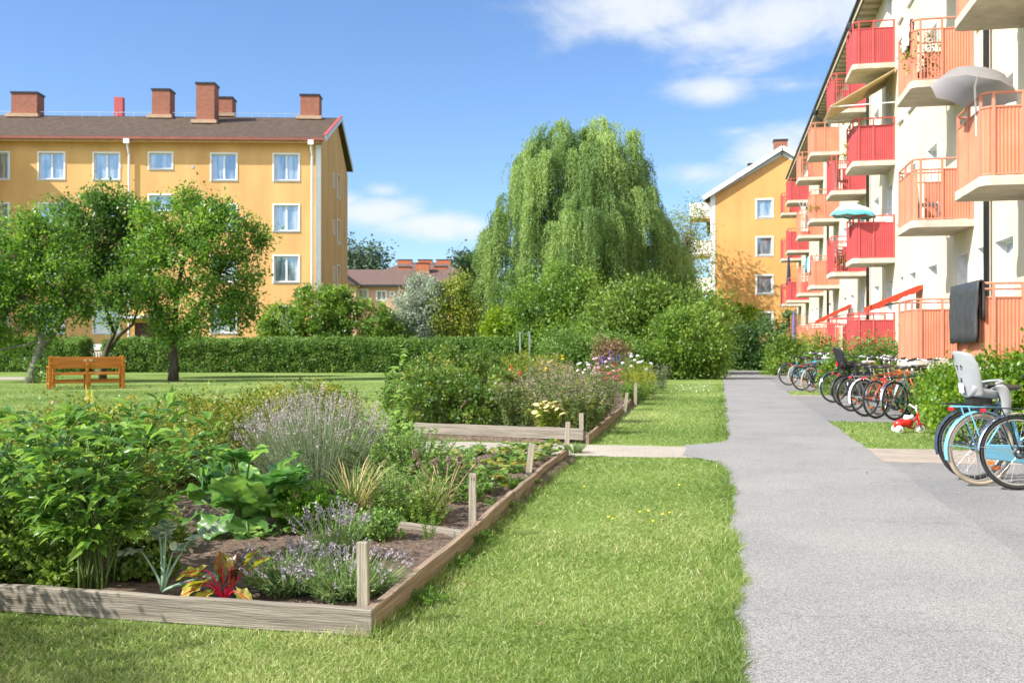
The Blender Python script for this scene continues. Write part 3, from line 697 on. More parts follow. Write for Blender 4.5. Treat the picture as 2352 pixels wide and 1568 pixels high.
# ---- pink row houses far away
def pink_house():
    o = A(780, 112); root = thing('row_house', 'low pink plastered house with long brown roof beyond the hedge', 'house', o, TH)
    s = 112 / F
    def lx_(x): return (x - 780) * s
    H = zy(655, 112); zr = zy(624, 116)
    ops = [((lx_(x) - .5), lx_(x) + .5, zy(y, 112) - .55, zy(y, 112) + .45) for x, y in ((834, 674), (876, 678), (960, 678))] + [(lx_(901) - .18, lx_(901) + .18, zy(675, 112) - .2, zy(675, 112) + .2)]
    mb = MB(); wall(mb, 0, 16, 0, H, ops, .1); mb.quad((0, 0, 0), (0, 9, 0), (0, 9, H), (0, 0, H)); mb.quad((16, 0, 0), (16, 9, 0), (16, 9, H), (16, 0, H)); mb.quad((0, 9, 0), (16, 9, 0), (16, 9, H), (0, 9, H))
    mb.build('wall', PLASTER_P, root)
    for i, q in enumerate(ops): window(root, *q, .1, None, mull=1 if i < 3 else 0, casing=.1)
    slopes('roof', root, None, -.5, 16.5, -.5, H + .05, 4.5, zr + .3, 9.5, H + .05, TILEB)
    g = MB(); g.box(-.5, 16.5, -.6, -.503, H - .22, H + .02); g.build('gutter', DARKM, root)
    for x, yt, yy in ((919, 617, 5.4), (965, 611, 3.6), (1005, 616, 5.4)): chimney(root, None, lx_(x), yy, 1.5, 1., H + 1.2, zy(yt - 6, 115), BRICKO)
    # left cross gable
    gx = MB(); gx.box(-3, 2.1, -1.6, -.003, 0, H - .1); gx.build('wing_wall', PLASTER_P, root)
    gr = MB(); gr.add([(-3.3, -2., H), (2.5, -2., H - .1), (-.2, -2., zr), (-3.3, 4, H), (2.5, 3.6, H), (-.2, 4, zr)], [(0, 2, 5, 3), (2, 1, 4, 5), (0, 1, 2)]); gr.build('wing_roof', TILEB, root)
    gb = MB(); gb.bar((2.55, -2.05, H - .12), (-.2, -2.05, zr), .1, .3); gb.build('verge_board', DARKM, root)
    o = A(870, 130); root = thing('row_house', 'hip roofed house with orange chimneys farthest back above the pink house', 'house', o, TH)
    s = 130 / F; w = (1062 - 870) * s; H = zy(628, 130); zr = zy(606, 134)
    mb = MB(); mb.box(0, w, 0, 9, 0, H); mb.build('wall', PLASTER_P, root)
    r = MB(); r.add([(-.4, -.4, H), (w + .4, -.4, H), (w + .4, 9.4, H), (-.4, 9.4, H), (2.6, 4.5, zr + .2), (w - 2.6, 4.5, zr + .2)], [(0, 1, 5, 4), (1, 2, 5), (2, 3, 4, 5), (3, 0, 4), (3, 2, 1, 0)]); r.build('roof', TILEB, root)
    for x in (922, 970, 1013): chimney(root, None, (x - 870) * s, 4.5, 1.9, 1., H + .8, zy(598, 134.5), BRICKO)
pink_house()

# ---- cream block along the path
def corr(mb, p, q, z0, z1, pitch=.05, amp=.0045):
    p, q = Vector(p), Vector(q); d = q - p; n = max(2, int(d.length / pitch) * 2); nn = Vector((d.y, -d.x, 0)).normalized()
    vs = []
    for i in range(n + 1):
        c = p + d * (i / n) + nn * (amp if i % 2 else -amp)
        vs += [(c.x, c.y, z0), (c.x, c.y, z1)]
    mb.add(vs, [(2 * i, 2 * i + 2, 2 * i + 3, 2 * i + 1) for i in range(n)])
FLOORS = [.89, 3.64, 6.39, 9.14]
def balcony(root, y0, y1, zb, pm, rm, half, ground=False):
    """slab with panels and rails; y0 = near end, y1 = far end; wall at local x = 0, front at -1.15"""
    X = -1.15; zt = zb + .14; r = .14
    def outline(i):                                      # wall near -> rounded corner -> front -> wall far
        a = [(0, y0 + i), (X + r + i, y0 + i)] + [(X + r + i - r * math.sin(t), y0 + r + i - r * math.cos(t)) for t in (.4, .8, 1.2)] + [(X + i, y0 + r + i)]
        b = [(X + i, y1 - r - i)] + [(X + r + i - r * math.cos(t), y1 - r - i + r * math.sin(t)) for t in (.4, .8, 1.2)] + [(X + r + i, y1 - i), (0, y1 - i)]
        return a + b
    mb = MB(); pl = outline(0); n = len(pl)
    mb.add([(x, y, zb) for x, y in pl] + [(x, y, zt) for x, y in pl], [tuple(range(n - 1, -1, -1)), tuple(range(n, 2 * n))] + [(i, (i + 1) % n, (i + 1) % n + n, i + n) for i in range(n)])
    b = mb.build('balcony', CONCRETE, root)
    i = .04; z0, z1, zr_ = zt + .03, zt + .98, zt + 1.2
    if ground: z0 = zb - .02
    o = outline(i); mid = X * .5
    # near end, front, far end panels
    near = MB()
    if half: corr(near, (mid, y0 + i, 0), (-.02, y0 + i, 0), z0, z1)
    else: corr(near, (X + r + i, y0 + i, 0), (-.02, y0 + i, 0), z0, z1)
    near.build('panel', pm, b)
    fr = MB()
    for a, c in zip(o[1:6] if not half else o[2:6], o[2:7] if not half else o[3:7]): corr(fr, (*a, 0), (*c, 0), z0, z1)
    fr.build('panel', pm, b)
    fa = MB()
    corr(fa, (mid if half else X + r + i, y1 - i, 0), (-.02, y1 - i, 0), z0, z1); fa.build('panel', pm, b)
    ra = MB()
    for zz, rr in ((zr_, .02), (z1 + .015, .017), (z0 - .005, .015)): ra.tube([(x, y, zz) for x, y in o], rr, 6)
    for x, y in ((-.03, y0 + i), (mid, y0 + i), (X + r + i, y0 + i), (X + i, y0 + r + i), (X + i, (y0 + y1) / 2), (X + i, y1 - r - i), (-.03, y1 - i)):
        ra.box(x - .02, x + .02, y - .022, y + .022, zt - .1, zr_)
    if half:
        for k in range(1, 6): ra.tube([(X + r + i + (mid - X - r - i) * k / 6, y0 + i, z0), (X + r + i + (mid - X - r - i) * k / 6, y0 + i, z1)], .009, 5)
    ra.build('railing', rm, b)
    return b
def cream_block():
    XW = 4.85; root = thing('apartment_building', 'long cream plastered apartment block on the right with red and orange balconies', 'building', (XW, 8, 0))
    Y = 8.
    Bm = Matrix(((0, 1, 0, 0), (1, 0, 0, 0), (0, 0, 1, 0), (0, 0, 0, 1)))     # wall: local x -> along Y, y -> into the house
    cols = [(15.45, 17.2, 'o', 0), (20.75, 22.5, 'o', 1), (29.6, 31.3, 'r', 0), (35.1, 36.8, 'r', 1), (42.8, 44.5, 'o', 0), (49.2, 50.9, 'o', 1), (56.9, 58.7, 'r', 0), (62.2, 63.9, 'r', 1)]
    win = [(13.2, 14.4), (18.1, 19.3), (19.95, 20.5), (24.1, 25.2), (26.6, 27.5), (28.3, 28.9), (32.5, 33.6), (38.4, 39.5), (40.6, 41.6), (46.0, 47.2), (52.3, 53.4), (54.6, 55.6), (60, 61.2)]
    ops = []; kinds = []
    for zb in FLOORS:
        for a, b in win: ops.append((a - Y, b - Y, zb + 1.0, zb + 2.3)); kinds.append('w')
        for a, b, c, h in cols: ops.append((a + .5 - Y, a + 1.4 - Y, zb + .15, zb + 2.3)); kinds.append('d')
    H = 11.95; Lb = 58.0
    mb = MB(Bm); wall(mb, -14, Lb, 0, H, ops, .22)
    mb.M = Matrix.Identity(4)
    mb.quad((0, Lb, 0), (10, Lb, 0), (10, Lb, H), (0, Lb, H)); mb.quad((0, -14, 0), (10, -14, 0), (10, -14, H), (0, -14, H)); mb.quad((0, Lb, H), (10, Lb, H), (5, Lb, H + 2.8)); mb.quad((10, -14, 0), (10, Lb, 0), (10, Lb, H), (10, -14, H))
    mb.build('wall', PLASTER_C, root)
    jm = mat('white_reveal', (.8, .79, .77), .6)
    for q, k in zip(ops, kinds):
        o = window(root, *q, .22, Bm, mull=0 if q[1] - q[0] < .95 else 1, casing=0, transom=(k == 'd'), name='window' if k == 'w' else 'balcony_door')
    # white reveals lining every opening, one liner per opening
    for q in ops:
        r = MB(Bm); a, b, c, d = q; t = .012
        r.box(a, a + t, -.004, .155, c, d); r.box(b - t, b, -.004, .155, c, d); r.box(a + t, b - t, -.004, .155, d - t, d)
        r.build('reveal', jm, root)
    slopes('roof', root, Bm, -14, Lb + .4, -.55, H + .02, 5, H + 3.0, 10.5, H + .02, TILE)
    so_ = MB(); so_.box(-.52, -.01, -14, Lb + .3, H - .17, H - .147)
    for i in range(int((Lb + 14) / .6)): so_.box(-.5, -.01, -13.8 + .6 * i, -13.7 + .6 * i, H - .27, H - .172)
    so_.build('soffit', SOFFIT, root)
    fb_ = MB(); fb_.box(-.60, -.565, -14, Lb + .38, H - .19, H + .06); fb_.build('fascia', SOFFIT, root)
    gu = MB(); gu.tube([(-.65, -14, H + .01), (-.65, Lb + .3, H + .01)], .045, 8); gu.build('gutter', DARKM, root, smooth=True)
    for y in (19.45, 34.2, 46.4):
        d = MB(); y -= Y; d.lathe([(.05, -.32), (.13, -.1), (.13, .0)], (-.62, y, H - .1), 10); d.tube([(-.62, y, H - .38), (-.6, y, H - .5), (-.16, y, H - .75), (-.1, y, H - .9), (-.1, y, .15)], .052, 10)
        for z in (1.8, 4.4, 7.1, 9.8): d.lathe([(.065, 0), (.065, .07)], (-.1, y, z), 10)
        d.build('downpipe', DARKM, root, smooth=True)
    pl = MB(); pl.box(-.03, -.002, -14, Lb, 0, .75); pl.build('plinth', mat('beige_plinth', (.55, .47, .38), .9), root)
    for a, b, c, h in cols:
        for i, zb in enumerate(FLOORS):
            pm, rm = (RED, REDP) if c == 'r' else (ORANGE, ORANGEP)
            bo = balcony(root, a - Y, b - Y, zb, pm, rm, h and (i > 0 or c == 'r'), False)
            if c == 'o' and h and i == 0 and a < 22:     # striped screen tied inside the ground-floor rail
                s = MB(); x0, x1 = -1.02, -.6
                for k in range(9): s.lathe([(.026, zb + .17), (.026, zb + 1.1)], (x0 + .05 * k, a - Y + .10 + .0, 0), 8)
                s.build('screen', mat('white_striped_screen', (.78, .78, .82), .7), bo)
    # awnings
    def awn(y0, y1, za, x, zo, m, drop):
        f = MB(); 
        vs = []; n = 8
        for i in range(n + 1):
            t = i / n; vs += [(x * t - .02, y0, za + (zo - za) * t), (x * t - .02, y1, za + (zo - za) * t)]
        f.add(vs, [(2 * i, 2 * i + 2, 2 * i + 3, 2 * i + 1) for i in range(n)])
        f.add([(v[0], v[1], v[2] - .012) for v in vs], [(2 * i, 2 * i + 1, 2 * i + 3, 2 * i + 2) for i in range(n)])
        if drop:
            f.box(x - .03, x - .015, y0, y1, zo - drop, zo + .005)
            for yy in (y0, y1):
                P_ = [(x * k / 6, za + (zo - za) * k / 6) for k in range(7)]
                f.add([(a, yy, b) for a, b in P_] + [(a, yy, b - drop * (1.25 if i % 2 else .75)) for i, (a, b) in enumerate(P_)], [(i, i + 1, i + 8, i + 7) for i in range(6)])
        a = f.build('awning', m, root)
        ar = MB()
        for y in (y0 + .06, y1 - .06): ar.tube([(x, y, zo - .03), (-.05, y, za - .95 if drop < .05 else za - .35)], .016, 6)
        ar.tube([(x, y0, zo - .01), (x, y1, zo - .01)], .022, 6); ar.build('awning_arm', WHITE if drop < .05 else DARKM, a)
    awn(29.2 - Y, 31.2 - Y, 9.02, -1.75, 8.05, AWNY, .03)
    awn(25.7 - Y, 26.7 - Y, 2.8, -1.2, 2.28, AWNR, .12)
    awn(39.0 - Y, 40.0 - Y, 2.85, -1.2, 2.25, AWNR, .12)
cream_block()
YF = lambda px_, k: None

# ---- loose things on the balconies
def parasol(name, label, loc, rad, drop, m, tilt=(0, 0), h=1.75, gr=None, m2=None):
    root = thing(name, label, 'parasol', loc, 0, gr); mb = MB(); T = Matrix.Translation((0, 0, h)) @ Matrix.Rotation(tilt[0], 4, 'X') @ Matrix.Rotation(tilt[1], 4, 'Y')
    mb.M = T; n = 8
    rings = [(0.02, .0), (.35, -.06), (.7, -.30), (1., -1.)]
    vs = []; fs = []
    for r, z in rings:
        for j in range(n * 2):
            a = math.pi * j / n; q = 1. if j % 2 == 0 else .955
            vs.append((rad * r * q * math.cos(a), rad * r * q * math.sin(a), z * drop * (1 if j % 2 == 0 else .9)))
    for i in range(3):
        for j in range(n * 2): fs.append((i * 2 * n + j, i * 2 * n + (j + 1) % (2 * n), (i + 1) * 2 * n + (j + 1) % (2 * n), (i + 1) * 2 * n + j))
    mb.add(vs, fs); mb.build('canopy', m, root, smooth=True)
    if m2:
        b = MB(T); vs = []; fs = []
        for q, (r, z) in enumerate(((.88, -.70), (1.004, -1.0), (1.004, -1.2))):
            for j in range(2 * n):
                a = math.pi * j / n; k = 1. if j % 2 == 0 else .955
                vs.append((rad * r * k * 1.006 * math.cos(a), rad * r * k * 1.006 * math.sin(a), z * drop * (1 if j % 2 == 0 else .9) + .004))
        fs = [(i * 2 * n + j, i * 2 * n + (j + 1) % (2 * n), (i + 1) * 2 * n + (j + 1) % (2 * n), (i + 1) * 2 * n + j) for i in range(2) for j in range(2 * n)]
        b.add(vs, fs); b.build('canopy_border', m2, root)
    p = MB(); q = T @ Vector((0, 0, .09)); p.tube([(0, 0, 0), tuple(T @ Vector((0, 0, -.25))), tuple(q)], .016, 8); p.build('pole', WHITE, root)
    return root
parasol('parasol', 'pale grey open parasol leaning over an orange balcony rail', (3.78, 15.9, 3.78), .62, .34, CLOTHG, (R_(-6), R_(14)), 1.62)
parasol('parasol', 'turquoise and white open parasol on a red balcony', (3.78, 29.9, 3.78), .62, .30, mat('pale_turquoise_cloth', (.55, .72, .74), .8, var=.1), (0, R_(4)), 1.55, m2=mat('turquoise_cloth', (.12, .52, .58), .8))
def folded(label, loc, h, m):
    root = thing('parasol', label, 'parasol', loc); mb = MB(); mb.lathe([(.012, h), (.05, h - .15), (.09, h * .62), (.13, h * .40), (.16, h * .34), (.05, h * .33)], n=10); mb.build('canopy', m, root, smooth=True)
    p = MB(); p.tube([(0, 0, 0), (0, 0, h + .06)], .018, 6); p.build('pole', ALU, root)
folded('folded navy parasol on the far red balcony', (3.8, 57.6, 3.80), 2.55, NAVY)
folded('folded violet parasol beside the farthest ground floor balcony', (3.55, 50.2, 0), 3.0, PURPLE)
def drape(name, label, cat, x, y0, y1, zt, zf, zb, m, wave=.012, thick=.03):
    """cloth hung over a rail that runs along Y"""
    mb = MB(); ny, nz = 14, 12; vs = []
    prof = [(x + .06, zb)] + [(x + .06, zb + (zt - zb) * t / 3) for t in (1, 2)] + [(x + .04, zt + .02), (x, zt + .035), (x - .045, zt + .02)] + [(x - .06, zt - (zt - zf) * t / 6) for t in range(1, 7)]
    r = np.random.default_rng(3)
    for i, (px_, pz) in enumerate(prof):
        for j in range(ny + 1):
            t = j / ny; e = max(0, (zt - pz)) * .12
            vs.append((px_ - wave * math.sin(j * 1.3 + i * .5) * (i > 5) - .02 * (i > 7), y0 + (y1 - y0) * t + e * (.5 - t) * .4 + .01 * math.sin(i), pz + (.02 * math.sin(j * .9) if i in (0, len(prof) - 1) else 0)))
    n = ny + 1
    mb.add(vs, [(i * n + j, i * n + j + 1, (i + 1) * n + j + 1, (i + 1) * n + j) for i in range(len(prof) - 1) for j in range(ny)])
    o = mb.build(name, m, None, smooth=True); s = o.modifiers.new('solid', 'SOLIDIFY'); s.thickness = thick
    c = Vector((x, (y0 + y1) / 2, zf)); o.data.transform(Matrix.Translation(-c)); o.location = c
    tag(o, label, cat)
drape('cover', 'large dark charcoal cover hung over the orange ground floor railing', 'cover', 3.70, 15.45, 17.15, 2.25, 1.37, 1.7, COVER)
drape('bedsheet', 'white sheet hung over the upper orange balcony rail near the grey parasol', 'sheet', 3.74, 20.9, 21.5, 7.76, 7.25, 7.4, WCLOTH, .02, .01)
drape('towel', 'pink towel hung over the far orange balcony rail', 'towel', 3.74, 43.0, 43.6, 5.02, 4.3, 4.5, PINKC, .03, .01)
def potplant(label, loc, m, h=.45, fl=None):
    root = thing('potted_plant', label, 'potted plant', loc); p = MB(); p.lathe([(0, 0), (.09, 0), (.13, .22), (.11, .22), (.10, .19), (0, .19)], n=12); p.build('pot', TERRA, root)
    lb = LB(); crown(lb, [(0, 0, .22 + h * .45, h * .45, h * .45, h * .5)], 40, 14, .055, .035, .05, .4); lb.build('foliage', m, root)
potplant('leafy green potted plant on the second red balcony under the beige awning', (3.85, 30.9, 6.53), LM['mixed'], .6)
potplant('tall thin potted plant in the open bay of the upper orange balcony', (3.95, 21.1, 6.53), LM['mixed'], .85)
potplant('terracotta potted plant on the middle red balcony', (4.0, 35.4, 3.78), LM['round'], .4)
potplant('small potted plant with green leaves on the far orange balcony', (3.9, 43.0, 6.53), LM['mixed'], .45)
for i, (y, z, lab) in enumerate(((57.4, 3.78, 'brown lattice trellis on the middle far red balcony'), (57.4, 1.03, 'brown lattice trellis on the lowest far red balcony'))):
    mb = MB()
    for k in range(9): mb.box(-.9, -.1, -.012, .012, 1.0 + k * .11, 1.045 + k * .11)
    mb.box(-.92, -.88, -.02, .02, 0, 1.95); mb.box(-.12, -.08, -.02, .02, 0, 1.95)
    tag(mb.build('trellis', LATTICE, None, (4.8, y, z)), lab, 'trellis')

drape('cloth', 'teal cloth bundled over the far orange balcony rail', 'cloth', 3.72, 43.6, 44.6, 5.02, 4.45, 4.6, mat('teal_cloth', (.05, .30, .34), .9, var=.3), .05, .03)
def balcony_chair(label, loc, rz, m):
    root = thing('balcony_chair', label, 'chair', loc, rz); s = MB(); s.box(-.2, .2, -.2, .2, .40, .44); s.build('seat', m, root, bevel=.008)
    b = MB()
    for k in range(4): b.bar((-.19, .2 + .012 * k, .52 + .1 * k), (.19, .2 + .012 * k, .52 + .1 * k), .02, .07)
    b.build('backrest', m, root)
    for x in (-.18, .18):
        for y in (-.18, .18): l = MB(); l.bar((x, y, 0), (x, y + (.05 if y > 0 else 0), .88 if y > 0 else .42), .03, .03); l.build('leg', m, root)
balcony_chair('dark garden chair on the open red balcony third from the ground', (4.25, 35.9, 6.53), 1.2, BLACKP)
balcony_chair('dark garden chair on the open red balcony second from the ground', (4.3, 36.1, 3.78), 1.0, BLACKP)
balcony_chair('white garden chair behind the bars of the middle orange balcony', (4.2, 21.7, 3.78), 1.3, WHITE)
mb = MB()
for k in range(7): mb.bar((-.55 + .16 * k, 0, 0), (-.25 + .16 * k, 0, .75), .02, .015); mb.bar((-.25 + .16 * k, .016, 0), (-.55 + .16 * k, .016, .75), .02, .015)
tag(mb.build('trellis', WHITE, None, (4.35, 50.6, 7.6)), 'white crossed lattice trellis on the far upper orange balcony', 'trellis')
# ------------------------------------------------------------------ trees, hedges and shrubs beyond the garden
def pb(x0, D, lst, dk=.8):
    """blobs given as picture centre/radius at depth D, turned into local metres (x right, y away, z up)"""
    s = D / F; out = []
    for q in lst:
        x, y, rx_, ry_ = q[:4]; dy = q[4] if len(q) > 4 else rng.normal() * rx_ * s * .35
        out.append(((x - x0) * s, dy, max(zy(y, D), .1), rx_ * s, dk * (rx_ + ry_) / 2 * s, ry_ * s))
    return out
def face(o): o.rotation_euler.z = TH; return o
def pts(x0, D, lst): s = D / F; return [((x - x0) * s, (q[0] if q else 0), zy(y, D)) for x, y, *q in lst]

FT = 'fruit trees on the lawn'
D = 36.3; x0 = 398
face(tree('fruit_tree', 'fruit tree with bare grey inner twigs standing alone right of the bench', A(x0, D), pts(x0, D, [(398, 877), (400, 830), (398, 795), (404, 770)]),
     pb(x0, D, [(425, 520, 70, 62), (505, 545, 62, 62), (568, 555, 42, 44), (370, 565, 56, 55), (358, 640, 48, 55), (450, 610, 76, 60), (545, 640, 50, 52), (490, 690, 66, 45), (552, 712, 34, 36), (372, 700, 44, 45), (430, 462, 30, 28), (497, 490, 36, 30), (350, 505, 36, 34), (405, 755, 36, 28), (590, 545, 24, 20), (470, 745, 40, 26), (540, 748, 30, 20), (345, 740, 28, 24)]),
     430, 60, .125, .07, .19, LM['apple'], BARK, .17, 90, .62, FT, fork=[pts(x0, D, [(404, 780), (370, 740), (352, 690), (345, 620), (350, 560)]), pts(x0, D, [(404, 780), (440, 735), (465, 690), (500, 620)]), pts(x0, D, [(402, 775), (405, 690), (420, 600), (430, 520)])]))
D = 38.5; x0 = 240
face(tree('fruit_tree', 'fruit tree with thin dark forked trunk rising behind the bench', A(x0, D), pts(x0, D, [(236, 870), (238, 830), (247, 800), (262, 765), (272, 740)]),
     pb(x0, D, [(205, 505, 62, 55), (262, 492, 50, 48), (300, 520, 44, 46), (185, 580, 56, 55), (255, 580, 66, 62), (312, 600, 36, 55), (232, 655, 66, 52), (290, 672, 42, 45), (262, 722, 36, 26), (160, 530, 42, 40), (140, 490, 30, 26), (240, 455, 26, 22), (300, 475, 26, 22)]),
     410, 60, .125, .07, .19, LM['apple2'], BARK, .13, 60, .55, FT, fork=[pts(x0, D, [(246, 805), (275, 770), (305, 745), (320, 700)]), pts(x0, D, [(262, 765), (240, 700), (215, 640)])]))
D = 34.5; x0 = 75
face(tree('fruit_tree', 'fruit tree with leaning thick trunk left of the bench', A(x0, D), pts(x0, D, [(72, 884), (82, 835), (92, 795), (98, 770)]),
     pb(x0, D, [(40, 600, 82, 70), (-30, 620, 66, 80), (110, 565, 60, 55), (152, 620, 52, 52), (62, 690, 82, 52), (-25, 715, 66, 52), (152, 690, 40, 36), (30, 530, 46, 36), (88, 505, 36, 34), (185, 700, 18, 40), (-90, 640, 50, 70), (10, 770, 46, 28), (100, 840, 22, 26), (120, 745, 36, 26), (-50, 770, 40, 30)]),
     430, 60, .13, .07, .19, LM['apple'], GBARK, .2, 60, .55, FT, fork=[pts(x0, D, [(95, 800), (125, 760), (150, 725), (160, 690)]), pts(x0, D, [(95, 790), (85, 730), (50, 680)])]))

def hedge(name, label, p0, p1, h, dp, n, L_, m, group=None, cat='hedge', wav=.05, rad=.25):
    p0, p1 = Vector(p0), Vector(p1); ln = (p1 - p0).length; a = math.atan2(p1.y - p0.y, p1.x - p0.x)
    root = thing(name, label, cat, p0, a, group); lb = LB()
    per = np.array([h, dp, h]); q = rng.random(n) * per.sum()
    x = rng.random(n) * ln; y = np.where(q < h, 0, np.where(q < h + dp, q - h, dp)); z = np.where(q < h, q, np.where(q < h + dp, h, q - h - dp))
    ny = np.where(q < h, -1., np.where(q < h + dp, 0, 1)); nz_ = np.where((q >= h) & (q < h + dp), 1., 0.)
    nx = np.zeros(n); e = rng.random(n) < min(.2, dp / ln); x = np.where(e, np.where(rng.random(n) < .5, 0, ln), x); y = np.where(e, rng.random(n) * dp, y); z = np.where(e, rng.random(n) * h, z)
    lump = vnoise(x + 50, z * 1.3 + y + 50, .35, 5) - .5; inn = rng.random(n) ** 2 * .22
    off = lump * .26 - inn
    # rounded shoulders
    P = np.stack([x, y, z], -1); Nv = np.stack([nx, ny, nz_], -1)
    P = P + Nv * off[:, None] + rng.normal(size=(n, 3)) * wav
    sh = np.clip((P[:, 2] - (h - rad)) / rad, 0, 1); c = dp / 2; P[:, 1] = c + (P[:, 1] - c) * (1 - .25 * sh ** 2)
    P[:, 2] = np.maximum(P[:, 2], .03)
    Dv = nrm(Nv * .5 + rdir(n) * .8 + np.array([0, 0, .25])); sz = .6 + .8 * rng.random(n)
    tint = vnoise(x + 9, z + y + 9, .22, 6)
    lb.add(P, Dv, nrm(rdir(n) + Nv * .6 + np.array([0, 0, .3])), L_ * sz, L_ * .55 * sz, np.clip(.5 * tint + .5 * rng.random(n), 0, 1))
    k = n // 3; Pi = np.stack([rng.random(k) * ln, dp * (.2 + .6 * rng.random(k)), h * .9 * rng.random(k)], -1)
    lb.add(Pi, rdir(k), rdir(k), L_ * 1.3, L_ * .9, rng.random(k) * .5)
    lb.build('foliage', m, root)
    mb = MB()
    for i in range(int(ln / .5)):
        xx = .25 + i * .5; mb.tube(bezier((xx, dp / 2, 0), (xx + rng.normal() * .15, dp / 2 + rng.normal() * .15, h * .85), 0, 3, .03), [.025, .02, .014, .008], 5)
    mb.build('stem', TWIG, root); return root
Dh = 47.5
hedge('hedge', 'long clipped green hedge running from the bench to the middle of the lawn', A(236, Dh), A(1216, Dh - .8), zy(781, Dh), 1.3, 76000, .10, LM['hedge'], 'clipped lawn hedges')
hedge('hedge', 'clipped green hedge behind the leaning fruit tree at the left edge', A(-120, Dh + 1), A(180, Dh + .2), zy(779, Dh), 1.3, 27000, .10, LM['hedge'], 'clipped lawn hedges')

def shrub(name, label, x0, D, lst, m, n=None, L_=.13, cat='shrub', dens=1., sig=.16, group=None, shell=.74, up=.3, ratio=.55, base=True):
    bl = pb(x0, D, lst)
    if base:                                            # skirts down to the ground
        for b in list(bl):
            if b[2] - b[5] > .15: bl.append((b[0], b[1], max(b[2] * .45, .3), b[3] * .85, b[4] * .85, max(b[2] * .45, .3)))
    area = sum((b[3] * b[5]) for b in bl); ncl = n or int(min(1300, 62 * area * dens / (L_ / .13) ** 1.5) + 30)
    return face(bush(name, label, cat, A(x0, D), bl, ncl, 46, L_, L_ * ratio, sig, m, TWIG, shell, group, up))
shrub('shrub', 'wide rounded dark green shrub with sunlit yellow tips beside the yellow block', 770, 52, [(655, 745, 52, 48), (735, 712, 72, 52), (830, 738, 72, 44), (900, 768, 36, 28), (765, 690, 44, 30), (615, 765, 22, 28)], LM['round'], L_=.17)
shrub('silver_willow', 'silvery grey rounded tree in front of the pink house', 955, 52.6, [(967, 664, 34, 32), (940, 705, 34, 42), (987, 700, 28, 40), (950, 750, 40, 32), (930, 735, 22, 30)], LM['silver'], L_=.12, cat='tree', dens=1.3)
shrub('small_tree', 'yellowing loose young tree between the silvery tree and the willow', 1040, 53, [(1042, 690, 38, 42), (1012, 732, 34, 36), (1068, 738, 32, 36), (1055, 655, 20, 20), (1010, 690, 20, 26)], LM['yel'], L_=.15, cat='tree', dens=.8, sig=.22)
shrub('small_tree', 'dark narrow tree tucked against the left side of the willow', 1095, 58, [(1090, 645, 30, 46), (1104, 705, 36, 56), (1076, 606, 15, 22), (1118, 760, 32, 36), (1060, 680, 14, 30)], LM['dark'], L_=.15, cat='tree')
shrub('shrub', 'bright lime green shrub below the left edge of the willow', 1170, 49, [(1158, 742, 40, 32), (1200, 758, 36, 28), (1145, 772, 34, 26)], LM['lime'], L_=.16)
shrub('shrub', 'tall dark green shrub in front of the willow trunk', 1270, 48, [(1288, 665, 60, 46), (1228, 715, 52, 52), (1335, 715, 62, 62), (1250, 780, 62, 46), (1190, 690, 28, 42), (1310, 770, 60, 44)], LM['round'], L_=.15, sig=.24)
shrub('shrub', 'broad light green arching shrub right of the willow trunk', 1500, 45, [(1420, 712, 66, 46), (1500, 702, 62, 40), (1572, 718, 60, 44), (1630, 735, 42, 48), (1380, 745, 52, 52), (1500, 760, 82, 52), (1600, 785, 52, 52), (1460, 668, 26, 18), (1540, 662, 24, 16), (1625, 695, 20, 22)], LM['mixed'], L_=.15, sig=.27)
shrub('shrub', 'low grey green mounded shrub behind the flower bed', 1360, 38, [(1300, 797, 56, 34), (1375, 803, 60, 38), (1440, 812, 44, 34), (1265, 815, 30, 24)], LM['hedge'], L_=.10)
shrub('shrub', 'large rounded green shrub overhanging the left edge of the path', 1580, 38.3, [(1530, 792, 50, 50), (1600, 772, 50, 55), (1643, 800, 24, 58), (1570, 826, 60, 36), (1502, 826, 38, 34), (1628, 832, 36, 32), (1560, 745, 40, 36)], LM['round'], L_=.12)
shrub('withered_shrub', 'withered reddish brown bush in front of the green shrubs', 1410, 36.5, [(1402, 797, 20, 13), (1422, 803, 14, 10), (1385, 805, 14, 9)], LM['rust'], L_=.10, dens=.8, group=None)
shrub('hedge', 'dark green hedge closing the far end of the path', 1740, 52, [(1702, 790, 34, 44), (1752, 788, 44, 48), (1795, 815, 34, 38), (1720, 835, 44, 22), (1680, 800, 16, 44)], LM['dark'], L_=.15, cat='hedge')
shrub('small_tree', 'yellow green young tree against the golden gable', 1705, 62, [(1700, 716, 30, 20), (1725, 735, 30, 22), (1690, 750, 22, 22)], LM['lime'], L_=.2, cat='tree', dens=.7)
shrub('shrub', 'dark shrub between the golden gable and the cream block', 1815, 64, [(1812, 745, 22, 28), (1835, 760, 20, 26)], LM['dark'], L_=.18)
shrub('shrub', 'pale green bushy shrub beside the farthest parked bicycles', 1805, 43, [(1802, 815, 34, 38), (1835, 825, 26, 40), (1788, 842, 24, 22), (1825, 790, 18, 18)], LM['round'], L_=.11)
shrub('shrub', 'small rounded shrub below the far orange ground floor balcony', 1880, 34, [(1880, 800, 22, 26), (1893, 815, 18, 20)], LM['round'], L_=.09)
shrub('shrub', 'dense green shrub under the red ground floor balcony behind the bicycles', 1985, 26.5, [(1948, 822, 34, 34), (2012, 818, 40, 34), (1985, 845, 54, 28), (2040, 838, 18, 32)], LM['hedge'], L_=.08)

